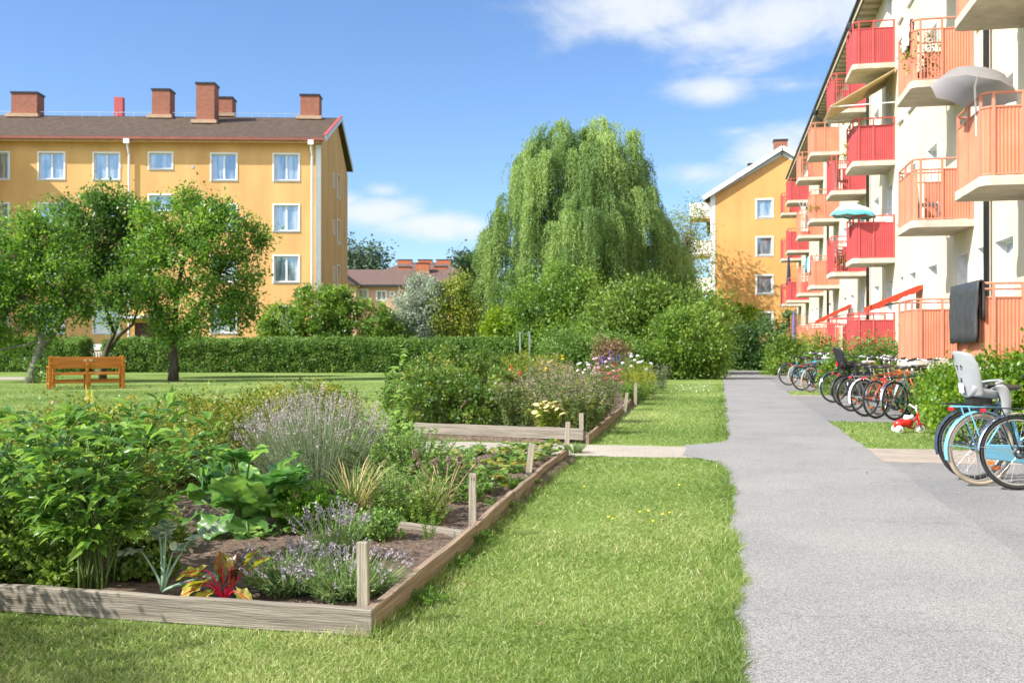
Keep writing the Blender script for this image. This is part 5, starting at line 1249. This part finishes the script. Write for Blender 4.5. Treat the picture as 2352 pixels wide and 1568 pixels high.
sp = [(-4.55 + .42 * i, 14.55 + .3 * (i % 2) + .12 * i, .45, .5, .84 + .05 * math.sin(i * 2)) for i in range(4)] + [(-4.6, 15.6 + .8 * i, .5, .55, .86) for i in range(4)] + [(-4.9, 17.5, .6, .6, 1.18), (-4.3, 17.9, .5, .6, 1.16)]
spirea('dense dark green hedge at the front corner of the second bed', sp, LM['spirea2'], .052, 1.7, 26, .05, .86, .75)
sp = [(-4.35 + .1 * math.sin(i), 19.4 + .9 * i, .55, .6, 1.0 + .06 * math.sin(i * 3)) for i in range(8)]
spirea('yellowish hedge running back behind the flowers of the second bed', sp, LM['spirea'], .05, .6, 24)

# --- single plants
def stalk(base, out, h, reach, n=8, p=1.7, droop=.12):
    return [np.array(base) + np.array([out[0] * reach * t ** p, out[1] * reach * t ** p, h * (t - droop * t ** 3)]) for t in np.linspace(0, 1, n)]
def bent(out, up): return nrm(np.array([[out[0], out[1], up]]))[0]
def peony(label, base, nst, h, spread, m):
    root = thing('peony', label, 'plant', base); st = MB(); lb = LB()
    for i in range(nst):
        a = rng.random() * 2 * math.pi; o = (math.cos(a), math.sin(a)); hh = h * (.72 + .3 * rng.random()); re = spread * (.25 + .75 * rng.random())
        b = (rng.normal() * .05, rng.normal() * .05, -.02); P = stalk(b, o, hh, re, 9)
        st.tube(P, [.0065 - .0035 * k / 8 for k in range(9)], 6)
        for t in (.30, .44, .58, .71, .83, .93, 1.):
            k = min(int(t * 8), 7); q = P[k] + (P[k + 1] - P[k]) * (t * 8 - k) if t < 1 else P[8]
            for s in range(1):
                b2 = a + rng.normal() * 1.1; o2 = np.array([math.cos(b2), math.sin(b2), .75 + .3 * rng.normal()]); pl = .12 + .09 * rng.random()
                e = q + nrm(o2[None])[0] * pl; st.tube([q, q + (e - q) * .5 + np.array([0, 0, .012]), e], .0022, 4)
                up = np.array([0, 0, 1.])
                for g in (-1, 0, 1):
                    b3 = b2 + g * (.75 + .1 * rng.normal()); q3 = e if g == 0 else q + (e - q) * .72
                    d3 = np.array([math.cos(b3), math.sin(b3), .25 + .2 * rng.normal()])
                    q4 = q3 + nrm(d3[None])[0] * .045
                    for l in (-1, 0, 1):
                        b4 = b3 + l * .62; d4 = np.array([math.cos(b4), math.sin(b4), .22 + .35 * rng.normal()])
                        ln = (.088 if l else .115) * (.75 + .5 * rng.random())
                        lb.add([q4], [d4], [up + rng.normal(size=3) * .28], ln, ln * .37, [rng.random()], LEAF)
    st.build('stem', STEM, root, smooth=True); lb.build('foliage', m, root, smooth=True)
    return root
peony('tall leafy peony with dark glossy leaves at the left of the near bed', G(222, 1352, .04), 31, .97, .60, LM['peony'])
peony('second peony partly cut by the left picture edge', G(-150, 1330, .04), 16, .72, .5, LM['peony'])

def bigleaf(rows, cols, width, ruff, vein, curl, sd):
    r = np.random.default_rng(sd); ph = r.random(4) * 6; v = []; f = []
    for i in range(rows):
        t = i / (rows - 1)
        w = width(t)
        for j in range(cols):
            u = -1 + 2 * j / (cols - 1)
            tt = t - (.16 * (1 - t) * abs(u) ** 1.5 if t < .5 else .10 * abs(u) ** 2)
            z = ruff * (abs(u) ** 1.6) * (math.sin(9 * t + ph[0]) + .7 * math.sin(17 * t + ph[1] + u * 2)) + vein * math.cos(2 * math.pi * (4.5 * (t - .38 * abs(u)))) * (1 - .4 * abs(u)) + .10 * abs(u) ** 1.3 - curl * t * t
            v.append((tt, u * w * (1 + .06 * math.sin(23 * t + ph[2])), z))
    for i in range(rows - 1):
        for j in range(cols - 1):
            a = i * cols + j; f.append((a, a + 1, a + cols + 1, a + cols))
    return np.array(v), np.array(f)
heart = lambda t: .5 * (math.sin(math.pi * min(1, t * .80 + .24)) ** .8) * (1.05 if t < .9 else .8) if t < 1 else .05
paddle = lambda t: max(.02, .40 * math.sin(math.pi * (t * .86 + .1)) ** .9 * (.55 + .6 * t))
def leafy(name, label, base, specs, lm, sm, tplf, asp, cat='plant', srad=.008):
    """specs: (azimuth, stalk reach, stalk height, leaf length, leaf pitch)"""
    root = thing(name, label, cat, base); st = MB()
    for k, (az_, re, hh, L_, pit) in enumerate(specs):
        lb = LB()
        o = np.array([math.cos(az_), math.sin(az_), 0]); P = [np.array([0, 0, 0]) + o * (re * t ** 1.3) + np.array([rng.normal() * .003, rng.normal() * .003, hh * t ** .9]) for t in np.linspace(0, 1, 6)]
        D_ = o * math.cos(pit) + np.array([0, 0, math.sin(pit)]); n_ = np.array([0, 0, 1.]) * math.cos(pit) - o * math.sin(pit)
        P.append(P[-1] + D_ * L_ * .35); st.tube(P, [srad * (1 - .09 * i) for i in range(7)], 7)
        lb.add([P[-2] - D_ * .02], [D_], [n_ + rng.normal(size=3) * .15], L_, L_ * asp, [rng.random()], tplf(k)); lb.build('leaf', lm, root, smooth=True)
    st.build('stem', sm, root, smooth=True)
    return root
HL = [bigleaf(21, 19, heart, .075, .014, .22, s) for s in range(5)]
sp = [(rng.random() * 6.28, .06 + .28 * rng.random(), .12 + .28 * rng.random(), .25 + .12 * rng.random(), .25 + .75 * rng.random()) for _ in range(24)] + [(-1.6, .30, .12, .26, -.55), (-1.0, .34, .10, .27, -.6), (-2.3, .33, .12, .24, -.5), (-.3, .36, .16, .25, -.4), (3.0, .36, .26, .25, -.1)] + [(rng.random() * 6.28, .08, .50, .22, .7) for _ in range(4)]
leafy('rhubarb', 'rhubarb plant with big crinkled light green leaves', G(555, 1212, .04), sp, LM['rhubarb'], STEM, lambda k: HL[k % 5], 1.0, srad=.012)
PL = [bigleaf(15, 9, paddle, .05, .018, .22, 20 + s) for s in range(4)]
CHARDG = leafmat('chard_green_leaf', (.24, .29, .02), (.37, .40, .04), (.47, .42, .09), .3, .35)
CHARDR = leafmat('chard_red_leaf', (.09, .015, .012), (.17, .035, .015), (.22, .10, .02), .3, .4)
def mottle(m, c, sc, a=.48):
    nt = m.node_tree; p = nt.nodes['Principled BSDF']; src = p.inputs['Base Color'].links[0].from_socket
    tc = N(nt, 'ShaderNodeTexCoord'); nz = N(nt, 'ShaderNodeTexNoise'); nz.inputs['Scale'].default_value = sc; nz.inputs['Detail'].default_value = 5; nt.links.new(tc.outputs['Object'], nz.inputs['Vector'])
    cr = N(nt, 'ShaderNodeValToRGB'); cr.color_ramp.elements[0].position = a; cr.color_ramp.elements[1].position = a + .14; nt.links.new(nz.outputs['Fac'], cr.inputs[0])
    mx = N(nt, 'ShaderNodeMix', data_type='RGBA'); nt.links.new(cr.outputs[0], mx.inputs[0]); nt.links.new(src, mx.inputs[6]); mx.inputs[7].default_value = (*c, 1)
    nt.links.new(mx.outputs[2], p.inputs['Base Color'])
    for l in list(nt.links):
        if l.to_node.type == 'HUE_SAT' and l.to_socket.name == 'Color': nt.links.new(mx.outputs[2], l.to_socket)
mottle(CHARDG, (.34, .17, .04), 34., .52); mottle(CHARDR, (.20, .16, .02), 24.); mottle(LM['rhubarb'], (.09, .2, .06), 14.)
REDST = mat('red_stalk', (.55, .008, .05), .35, var=.1)
cb = G(517, 1378, .05)
ch = leafy('chard', 'red stemmed chard with yellow and crimson leaves behind the front plank', cb, [(1.2, .03, .10, .18, 1.35), (2.4, .04, .11, .17, 1.4), (.2, .05, .10, .15, 1.2)], CHARDR, REDST, lambda k: PL[k % 4], .85, srad=.009)
st = MB()
for az_, re, hh, L_, pit in ((.25, .10, .17, .18, .95), (.05, .13, .15, .20, .7), (3.4, .12, .17, .19, -.1), (3.7, .13, .10, .20, -.35), (3.0, .15, .12, .17, .2), (-.6, .10, .065, .17, -.35), (-2.2, .10, .06, .18, -.3), (-2.6, .10, .11, .17, .1), (1.9, .10, .16, .17, .6)):
    o = np.array([math.cos(az_ + TH), math.sin(az_ + TH), 0]); D_ = o * math.cos(pit) + np.array([0, 0, math.sin(pit)]); n_ = np.array([0, 0, 1.]) * math.cos(pit) - o * math.sin(pit)
    P = [o * (re * t) + np.array([0, 0, hh * math.sin(t * 1.57)]) for t in np.linspace(0, 1, 6)]; P.append(P[-1] + D_ * L_ * .62); L_ *= .82; st.tube(P, [.007 - .0007 * i for i in range(7)], 6)
    lb = LB(); lb.add([P[-2]], [D_], [n_ + rng.normal(size=3) * .2], L_, L_ * 1.0, [rng.random()], PL[rng.integers(4)]); lb.build('leaf', CHARDG, ch, smooth=True)['label'] = 'yellow green crinkled chard leaf'
st.build('stem', REDST, ch, smooth=True)
ch.scale = (.88, .88, .95)
# eaten cabbage
kb = G(375, 1366, .045); kr = thing('cabbage', 'pale blue green cabbage plant with eaten lacy leaves', 'plant', kb); st = MB(); lb = LB()
for az_, re, hh, L_, pit in ((2.6, .18, .20, .16, -.2), (2.2, .05, .26, .10, .6), (1.4, .03, .30, .06, 1.2), (.6, .13, .24, .17, .45), (.9, .06, .20, .12, .2), (.1, .20, .07, .06, .0), (-.3, .18, .06, .05, .1), (1.9, .10, .24, .09, .2)):
    o = np.array([math.cos(az_ + TH), math.sin(az_ + TH), 0]); D_ = o * math.cos(pit) + np.array([0, 0, math.sin(pit)])
    P = [o * (re * t ** 1.1) + np.array([0, 0, hh * t ** .8 + .02]) for t in np.linspace(0, 1, 6)]; P.append(P[-1] + D_ * L_); st.tube(P, [.009 - .001 * i for i in range(7)], 6)
    n = 26; t = rng.random(n); sgn = rng.choice([-1, 1], n); sd = np.array([-o[1], o[0], 0])
    lb.add(P[-2] + D_ * (L_ * t)[:, None], D_ * .5 + sd * sgn[:, None] + rng.normal(size=(n, 3)) * .3, rdir(n) * .5 + np.array([0, 0, 1]), .045 * (.6 + .8 * rng.random(n)), .04, rng.random(n) ** .6, OVAL)
st.build('stem', mat('cabbage_stalk', (.22, .33, .22), .6), kr, smooth=True); lb.build('foliage', LM['cabb'], kr)

def lavender(label, base, r0, r1, h, nst, fm, leafm=None, bl=.05, bw=.010, nleaf=16, sp_=1.0):
    leafm = leafm or (LM['lavg'] if sp_ < 1 else None)
    root = thing('lavender', label, 'plant', base); n = nst
    a = rng.random(n) * 6.283; rr = np.sqrt(rng.random(n)); B = np.stack([np.cos(a) * r0 * rr, np.sin(a) * r0 * rr, np.zeros(n)], -1)
    hh = h * (1.0 - .38 * rr ** 2) * (.78 + .3 * rng.random(n)); T = np.stack([np.cos(a) * r1 * rr, np.sin(a) * r1 * rr, hh], -1) + rng.normal(size=(n, 3)) * .03 * np.array([1, 1, .3])
    D_ = T - B; ln = np.linalg.norm(D_, axis=1)
    lb = LB(); lb.add(B, D_, rdir(n), ln, .0035 + .0012 * (ln > .5), rng.random(n) * .6 + .3, STRIP); lb.build('stem', leafm or LM['lavf'], root)
    k = nleaf; t = rng.random((n, k)) ** 1.1 * .66; P = (B[:, None] + D_[:, None] * t[..., None]).reshape(-1, 3); m_ = n * k
    Dl = nrm(nrm(np.repeat(D_, k, 0)) * .8 + rdir(m_) * .75)
    l2 = LB(); l2.add(P, Dl, rdir(m_), .042 * (.6 + .7 * rng.random(m_)), .0065, None, DIA); l2.build('foliage', leafm or LM['lavf'], root)
    sel = rng.random(n) < sp_; T, D_ = T[sel], D_[sel]; n = len(T)
    k = 11; t = np.tile(np.linspace(0, 1, k), (n, 1)) * bl * (.7 + .6 * rng.random((n, 1))); u = nrm(D_)
    P = (T[:, None] + u[:, None] * t[..., None]).reshape(-1, 3); m_ = n * k
    l3 = LB(); l3.add(P, nrm(np.repeat(u, k, 0) * .6 + rdir(m_) * .8), rdir(m_), bw * (1.2 + rng.random(m_)), bw, None, DIA)
    o = l3.build('flower_spike', fm, root); o['kind'] = 'stuff'
    return root
lavender('small lavender mound with violet blooms behind the corner stake', G(800, 1372, .04), .10, .33, .235, 230, LM['lavb'], nleaf=24, sp_=.36)
lavender('lavender mound with violet blooms left of the corner stake', G(668, 1358, .04), .10, .32, .235, 260, LM['lavb'], nleaf=24, sp_=.36)
lavender('thin pale lavender tuft between the rhubarb and the violet mounds', G(765, 1290, .04), .07, .22, .32, 110, LM['lavb'], nleaf=18, sp_=.6)
lavender('large faded lavender bush with grey green stems behind the rhubarb', G(730, 1135, .04), .20, .62, .86, 470, LM['lavc'], bl=.07, bw=.010, nleaf=16)
lavender('faded lavender bush with drooping brown stems at the foot of the hedge', G(655, 1105, .04), .16, .5, .72, 220, LM['lavc'], bl=.06, bw=.010, nleaf=12)

def herb(name, label, base, r, h, m, L_, ncl, nl=26, ratio=.7, sig=None, t=DIA, up=.4):
    b = [(0, 0, h * .5, r, r, h * .55), (r * .5, r * .2, h * .4, r * .6, r * .6, h * .42), (-r * .5, -.1 * r, h * .4, r * .6, r * .6, h * .42)]
    return bush(name, label, 'plant', base, b, ncl, nl, L_, L_ * ratio, sig or r * .16, m, STEM, .45, None, up, t, 8, zmin=.02)
herb('parsley', 'bright green parsley clump beside the rhubarb', G(718, 1212, .04), .24, .24, LM['herb'], .026, 150, 26, .8)
herb('oregano', 'small round leaved herb bush in front of the old board', G(856, 1240, .04), .155, .17, LM['mint'], .024, 110, 24, .8)
def blades(name, label, base, n, L_, w, m, spread, dry=.35, cat='plant'):
    root = thing(name, label, cat, base); a = rng.random(n) * 6.283; o = np.stack([np.cos(a), np.sin(a), np.zeros(n)], -1)
    P = o * .05 * rng.random((n, 1)) + rng.normal(size=(n, 3)) * np.array([.02, .02, 0]); D_ = nrm(o * spread * rng.random((n, 1)) + np.array([0, 0, 1.]))
    lb = LB(); v = np.where(rng.random(n) < dry, .85 + .15 * rng.random(n), .1 + .5 * rng.random(n))
    t5 = (np.array([(0, -.5, 0), (0, .5, 0), (.3, .5, -.0), (.3, -.5, -.0), (.6, .45, -.04), (.6, -.45, -.04), (.85, .35, -.13), (.85, -.35, -.13), (1, .1, -.24), (1, -.1, -.24)], float), np.array([(0, 1, 2, 3), (3, 2, 4, 5), (5, 4, 6, 7), (7, 6, 8, 9)]))
    lb.add(P, D_, nrm(-o * 1. + np.array([0, 0, .35])) * -1 * -1, L_ * (.55 + .5 * rng.random(n)), w, v, t5)
    lb.build('foliage', m, root); return root
blades('chives', 'arching chive clump with green and straw coloured blades', G(812, 1200, .04), 190, .50, .008, LM['chives'], .7, .42)
blades('chives', 'dry straw coloured onion clump beside the stake marked 13', G(985, 1195, .04), 55, .42, .007, LM['chives'], .8, .75)
blades('lily', 'yellowing lily leaves above the peony', G(200, 1120, .04) + Vector((-.35, .55, 0)), 30, .92, .035, leafmat('yellow_lily_leaf', (.35, .36, .03), (.6, .5, .04), (.7, .55, .1), .5, .4), .22, .6)

def stems(name, label, base, n, h, r0, r1, m, L_, W_, nleaf, sm=None, t=DIA, cat='plant', lo=.1, hi=1., hang=.0, group=None):
    root = thing(name, label, cat, base, 0, group); st = MB(); lb = LB(); tips = []
    for i in range(n):
        a = rng.random() * 6.283; o = (math.cos(a), math.sin(a)); q = math.sqrt(rng.random()); P = stalk((o[0] * r0 * q, o[1] * r0 * q, -.01), o, h * (1 - .3 * q * q) * (.75 + .35 * rng.random()), (r1 - r0) * q, 6, 1.5)
        st.tube(P, [.0045 * (1 - .1 * k) for k in range(6)] if L_ > .05 else [.0022] * 6, 4); tips.append(P[-1])
        tt = lo + (hi - lo) * rng.random(nleaf); k = np.minimum((tt * 5).astype(int), 4); PP = np.array(P); X = PP[k] + (PP[k + 1] - PP[k]) * (tt * 5 - k)[:, None]
        b = rng.random(nleaf) * 6.283; Dl = np.stack([np.cos(b), np.sin(b), .45 - hang + .3 * rng.normal(size=nleaf)], -1)
        lb.add(X, Dl, rng.normal(size=(nleaf, 3)) * .35 + np.array([0, 0, 1]), L_ * (.6 + .7 * rng.random(nleaf)) * (1.1 - .4 * tt), W_, np.clip(rng.random(nleaf) * .7 + .3 * rng.random(), 0, 1), t)
    st.build('stem', sm or STEM, root); lb.build('foliage', m, root)
    return root, tips
stems('sunflower_weed', 'tall single leafy stalk rising above the hedge line from the near bed', G(918, 1085, .04), 3, 1.55, .02, .09, LM['stalk'], .13, .045, 34, t=LEAF, lo=.12, hang=.25)
stems('mint', 'broad leaved green herb around the foot of the tall stalk', G(885, 1090, .04), 30, .74, .14, .40, LM['stalk'], .09, .045, 28, t=LEAF, hang=.1)
stems('tarragon', 'wide feathery green herb mass in the middle of the near bed', G(940, 1135, .04), 150, .66, .30, .66, LM['feather'], .06, .013, 52, lo=.12)
stems('tarragon', 'loose grey green herb spreading towards the chives', G(905, 1190, .04), 90, .46, .22, .46, LM['feather'], .05, .012, 40, lo=.12)
stems('savory', 'dark small leaved bush in front of the onion seed heads', G(965, 1205, .04), 40, .30, .16, .28, LM['mixed'], .03, .016, 40)
stems('dill', 'thin bright green dill seedling near the old board', G(985, 1240, .04), 7, .22, .03, .08, LM['herb'], .035, .004, 50)
stems('columbine', 'low green plant with mixed leaves between chives and board', G(1060, 1150, .04), 34, .3, .16, .34, LM['mint'], .045, .028, 24)
for i, (x, y, r, h) in enumerate([(40, 1335, .3, .34), (-40, 1290, .35, .42), (120, 1300, .26, .3), (20, 1240, .35, .4), (330, 1262, .2, .22), (330, 1330, .14, .12), (150, 1352, .12, .14)]):
    o = herb('ground_elder', 'shaded leafy weed clump growing around the foot of the peony', G(x, y, .04), r, h, LM['mixed'], .038, int(60 + 420 * r * h * 3), 22, .65)
    o['group'] = 'weed clumps around the peony'
# onion seed heads
ob = G(1020, 1180, .04); ro = thing('onion', 'dried onion stalks with round brown seed heads behind the stake marked 13', 'plant', ob); st = MB(); heads = []
for i in range(12):
    a = rng.random() * 6.283; o = (math.cos(a), math.sin(a)); P = stalk((0, 0, 0), o, .46 * (.75 + .35 * rng.random()), .30 * rng.random() + .05, 6, 1.3, .0); st.tube(P, .005, 5); heads.append(P[-1])
st.build('stalk', DRY, ro)
hm = LB(); hm.add(rdir(90) * .008, rdir(90), rdir(90), .022, .012, rng.random(90)); h0 = hm.build('seed_head', LM['spent'], ro, tuple(heads[0]))
for p in heads[1:]:
    c = h0.copy(); COL.objects.link(c); c.location = p; c.rotation_euler = tuple(rng.random(3) * 6)
# strawberries and other low plants
def strawberry(base, n=22, r=.20, h=.16, m=LM['straw'], L_=.065):
    root = thing('strawberry_plant', 'low strawberry plant with three part leaves at the far end of the near bed', 'plant', base, 0, 'strawberry plants in the near bed'); st = MB(); lb = LB()
    for i in range(n):
        a = rng.random() * 6.283; o = np.array([math.cos(a), math.sin(a), 0]); e = o * r * (.25 + .75 * rng.random()) + np.array([0, 0, h * (.45 + .6 * rng.random())]); st.tube([(0, 0, 0), e * .55 + np.array([0, 0, .02]), e], .0022, 4)
        v = rng.random()
        for l in (-1, 0, 1):
            b = a + l * 1.05; lb.add([e], [[math.cos(b), math.sin(b), .05 + .25 * rng.normal()]], [rng.normal(size=3) * .3 + np.array([0, 0, 1])], L_ * (.8 + .4 * rng.random()), L_ * .78, [np.clip(v + .15 * rng.normal(), 0, 1)], OVAL)
    st.build('stem', STEM, root); lb.build('foliage', m, root); return root
sb = []
for x, y in [(1055, 1062), (1040, 1088), (1100, 1105), (1120, 1080), (1150, 1062), (1185, 1050), (1225, 1052), (1262, 1046), (1178, 1085), (1145, 1110), (1210, 1072), (1240, 1060), (1090, 1130), (1075, 1060), (1130, 1135)]:
    strawberry(G(x, y, .04))
for x, y in [(640, 1232), (600, 1240), (480, 1222), (560, 1236), (690, 1228)]:
    o = strawberry(G(x, y, .04), 9, .09, .07, LM['mint'], .04); o['label'] = 'tiny green seedling on the bare soil in front of the rhubarb'; o['category'] = 'seedling'; o['group'] = 'seedlings in front of the rhubarb'; o.name = 'seedling'
# weeds along the planks
for x, y, n, h in [(1135, 1172, 40, .13), (1160, 1128, 60, .15), (1195, 1118, 50, .12), (1092, 1250, 30, .12), (1310, 1040, 46, .17), (1040, 1300, 22, .1), (960, 1385, 24, .09), (1180, 1095, 40, .14)]:
    r_, _ = stems('weed', 'bright feathery weed growing on the grass along the near bed plank', G(x + 12, y), n, h, .06, .16, LM['herb'], .03, .006, 26, group='weeds along the bed edge')

# --- second bed: perennials
def perennial(name, label, X, Y, h, r, n, m, L_, W_, nleaf, spent=None, ns=10, ss=.022, **k):
    root, tips = stems(name, label, (X, Y, .04), n, h, r * .55, r, m, L_, W_, nleaf, t=k.get('t', DIA), lo=.08)
    if spent:
        lb = LB(); T = np.repeat(np.array(tips), ns, 0); q = len(T); lb.add(T + rng.normal(size=(q, 3)) * k.get('sg', .035), rdir(q), rdir(q), ss, ss * .7, None); o = lb.build('seed_head', spent, root); o['kind'] = 'stuff'
    return root, tips
def flowers(root, tips, nm, kind, pm, cm, size, nmax=24):
    tips = tips[:nmax]
    f = MB()
    if kind == 'flat': f.lathe([(0, size * .35), (size * .6, size * .28), (size, size * .05), (size * .8, -size * .15), (0, -size * .3)], n=12)
    elif kind == 'daisy':
        for i in range(11):
            a = 6.283 * i / 11; c, s = math.cos(a), math.sin(a); w = .16 * size
            f.add([(c * .2 * size - s * w * .5, s * .2 * size + c * w * .5, .02 * size), (c * .2 * size + s * w * .5, s * .2 * size - c * w * .5, .02 * size), (c * size + s * w, s * size - c * w, -.25 * size), (c * size - s * w, s * size + c * w, -.25 * size)], [(0, 1, 2, 3)])
    elif kind == 'ball':
        for d in rdir(26):
            d = np.array([d[0], d[1], abs(d[2]) * .7]); q = nrm(np.cross(d, [0.3, .2, 1])[None])[0] * size * .34; q2 = nrm(np.cross(d, q)[None])[0] * size * .34; c = d * size
            f.add([c - q, c - q2, c + q, c + q2], [(0, 1, 2, 3)])
    elif kind == 'spike':
        for i in range(26):
            d = rdir(1)[0]; c = np.array([d[0] * size * .5 * (1 - i / 30), d[1] * size * .5 * (1 - i / 30), size * 4 * i / 26]); q = rdir(1)[0] * size * .35; q2 = rdir(1)[0] * size * .35
            f.add([c - q, c - q2, c + q, c + q2], [(0, 1, 2, 3)])
    o = f.build(nm, pm, root, tuple(tips[0]))
    ce = None
    if cm:
        c = MB(); c.lathe([(0, size * .36), (size * .2, size * .25), (size * .3, .02)], n=10); ce = c.build('cone', cm, o)
    for p in tips[1:]:
        c = copy_tree(o, root); c.location = tuple(p); c.rotation_euler = (rng.normal() * .3, rng.normal() * .3, rng.random() * 6)
pr = perennial
pr('perennial', 'brown faded perennial clump in the left front of the second bed', -2.95, 14.6, .86, .42, 46, LM['perenn'], .075, .032, 26, LM['spent'], 16)
pr('perennial', 'faded leafy perennial behind the yellow stonecrop', -2.45, 15.3, 1.0, .46, 54, LM['perenn'], .075, .034, 30, LM['spent'], 16)
pr('perennial', 'greyish leafy perennial right of the stonecrop by the stake', -2.0, 14.9, .86, .40, 46, LM['perenn'], .08, .036, 30, LM['spent'], 12)
pr('perennial', 'tall brown seeded perennial in the middle of the second bed', -2.8, 16.7, 1.12, .55, 60, LM['perenn'], .07, .03, 28, LM['spent'], 18)
pr('perennial', 'brownish perennial leaning over the right plank of the second bed', -2.1, 17.0, .95, .45, 50, LM['perenn'], .075, .034, 28, LM['spent'], 14)
pr('perennial', 'faded perennial thicket behind the brown clumps', -2.9, 19.0, 1.12, .6, 60, LM['perenn'], .08, .035, 26, LM['spent'], 16)
r_, t_ = pr('stonecrop', 'yellow green stonecrop with cream flat flower heads', -2.42, 14.12, .56, .27, 30, LM['sedum'], .06, .035, 26, t=OVAL); flowers(r_, t_, 'flower_head', 'flat', PET['cream'], None, .05, 26)
r_, t_ = pr('coneflower', 'coneflower with dark pink drooping petals and orange cones', -2.15, 20.2, 1.0, .36, 20, LM['perenn'], .10, .03, 14); flowers(r_, t_, 'flower_head', 'daisy', PET['magenta'], PET['orange'], .065, 20)
pr('goldenrod', 'golden yellow feathery perennial behind the coneflower', -1.95, 24.2, .95, .55, 60, LM['gold'], .07, .016, 40)
pr('goldenrod', 'golden yellow foliage plant farther back beside the lawn', -2.2, 27.3, .98, .6, 50, LM['gold'], .08, .02, 36)
r_, t_ = pr('phlox', 'pink phlox clump near the middle of the flower bed', -2.9, 24.3, 1.12, .5, 24, LM['mixed'], .09, .028, 18); flowers(r_, t_, 'flower_head', 'ball', PET['pink'], None, .045, 14)
r_, t_ = pr('phlox', 'white and pale phlox clump right of the pink one', -2.1, 26.0, 1.15, .4, 18, LM['mixed'], .09, .028, 18); flowers(r_, t_, 'flower_head', 'ball', PET['white'], None, .05, 11)
r_, t_ = pr('phlox', 'small pale pink phlox between the seeded clumps', -2.9, 21.6, 1.08, .4, 16, LM['mixed'], .09, .028, 18); flowers(r_, t_, 'flower_head', 'ball', PET['white'], None, .04, 12)
r_, t_ = pr('larkspur', 'violet larkspur spikes at the back of the flower bed', -3.1, 28.5, 1.12, .35, 14, LM['mixed'], .09, .03, 16); flowers(r_, t_, 'flower_spike', 'spike', PET['violet'], None, .045, 14)
r_, t_ = pr('montbretia', 'red flowering plant at the left of the seeded clumps', -3.9, 18.6, 1.1, .3, 12, LM['mixed'], .12, .014, 12); flowers(r_, t_, 'flower_head', 'ball', PET['red'], None, .04, 7)
r_, t_ = pr('tansy', 'yellow tansy heads standing above the faded perennials', -3.35, 20.2, 1.22, .4, 20, LM['gold'], .08, .02, 16); flowers(r_, t_, 'flower_head', 'flat', PET['yellow'], None, .04, 18)
pr('perennial', 'grey green tall grasslike plant behind the phlox', -2.6, 27.2, 1.35, .4, 60, LM['lavf'], .12, .012, 16)
pr('perennial', 'green leafy plant with small pink blooms at the lawn edge', -1.85, 22.4, .62, .4, 40, LM['mint'], .07, .04, 24)
pr('perennial', 'low blue green plant overhanging the lawn farther along the bed', -1.8, 25.4, .5, .42, 40, LM['feather'], .07, .035, 24)
pr('perennial', 'yellowish green foliage clump between phlox and hedge', -3.5, 23.0, 1.02, .55, 50, LM['yel'], .08, .03, 26)
pr('perennial', 'green foliage clump at the far end of the flower bed', -2.5, 30.5, 1.0, .7, 60, LM['mixed'], .10, .04, 24)
pr('perennial', 'faded grey plant at the far right corner of the flower bed', -1.7, 28.8, .85, .4, 40, LM['lavf'], .08, .02, 24, LM['spent'], 8)
pr('perennial', 'mixed green clump behind the tall seeded perennials', -3.6, 17.2, .9, .5, 50, LM['perenn'], .08, .03, 24, LM['spent'], 14)
r_, t_ = stems('wild_sprig', 'thin sprig with rusty flower plate above the hedge at the left edge', G(100, 1110, .04) + Vector((-.3, .5, 0)), 5, 1.02, .05, .14, LM['mixed'], .045, .025, 10)
flowers(r_, t_, 'flower_plate', 'ball', PET['tan'], None, .03, 3)
# dandelions, fallen leaf, white daisies
for x, y in [(1398, 1202), (1408, 1206), (1490, 1188), (1522, 1196), (1538, 1192), (1470, 1190), (1342, 1130), (1560, 1126), (1500, 1212)]:
    p = G(x, y); f = MB(); f.lathe([(0, .009), (.008, .008), (.012, .003), (.0, 0)], n=9)
    d = thing('dandelion', 'small yellow dandelion flower in the near lawn', 'flower', p, 0, 'dandelions in the lawn'); f.build('flower_head', PET['yellow'], d, (0, 0, .05)); s = MB(); s.tube([(0, 0, 0), (.004, 0, .05)], .002, 5); s.build('stem', STEM, d)
lb = LB(); n = 160; Y = 26 + 12 * rng.random(n); X = -1.35 + 1.1 * rng.random(n); c = vnoise(X, Y, 1.2, 3) > .55; X, Y = X[c], Y[c]; n = len(X)
lb.add(np.stack([X, Y, .05 + 0 * X], -1), [0, -.2, 1], rdir(n), .03, .03, None); tag(lb.build('white_clover', PET['white']), 'scattered white clover blooms in the lawn beside the far flower bed', 'clover', kind='stuff')

for i in range(14):                                      # dry leaves blown onto the path and lawn
    x, y = (.3 + 1.4 * rng.random(), 4.5 + 16 * rng.random()) if i < 6 else (-1.4 + 1.4 * rng.random(), 4.3 + 7 * rng.random())
    l = LB(); l.add([(0, 0, .004)], [(math.cos(i * 2.1), math.sin(i * 2.1), .12)], [rng.normal(size=3) * .25 + np.array([0, 0, 1])], .03 + .02 * rng.random(), .02, [rng.random()], OVAL)
    o = l.build('fallen_leaf', LM['rust'], None, (x, y, .012 if i < 6 else .03)); tag(o, 'small dry brown leaf lying on the path or the lawn', 'leaf', 'fallen dry leaves')
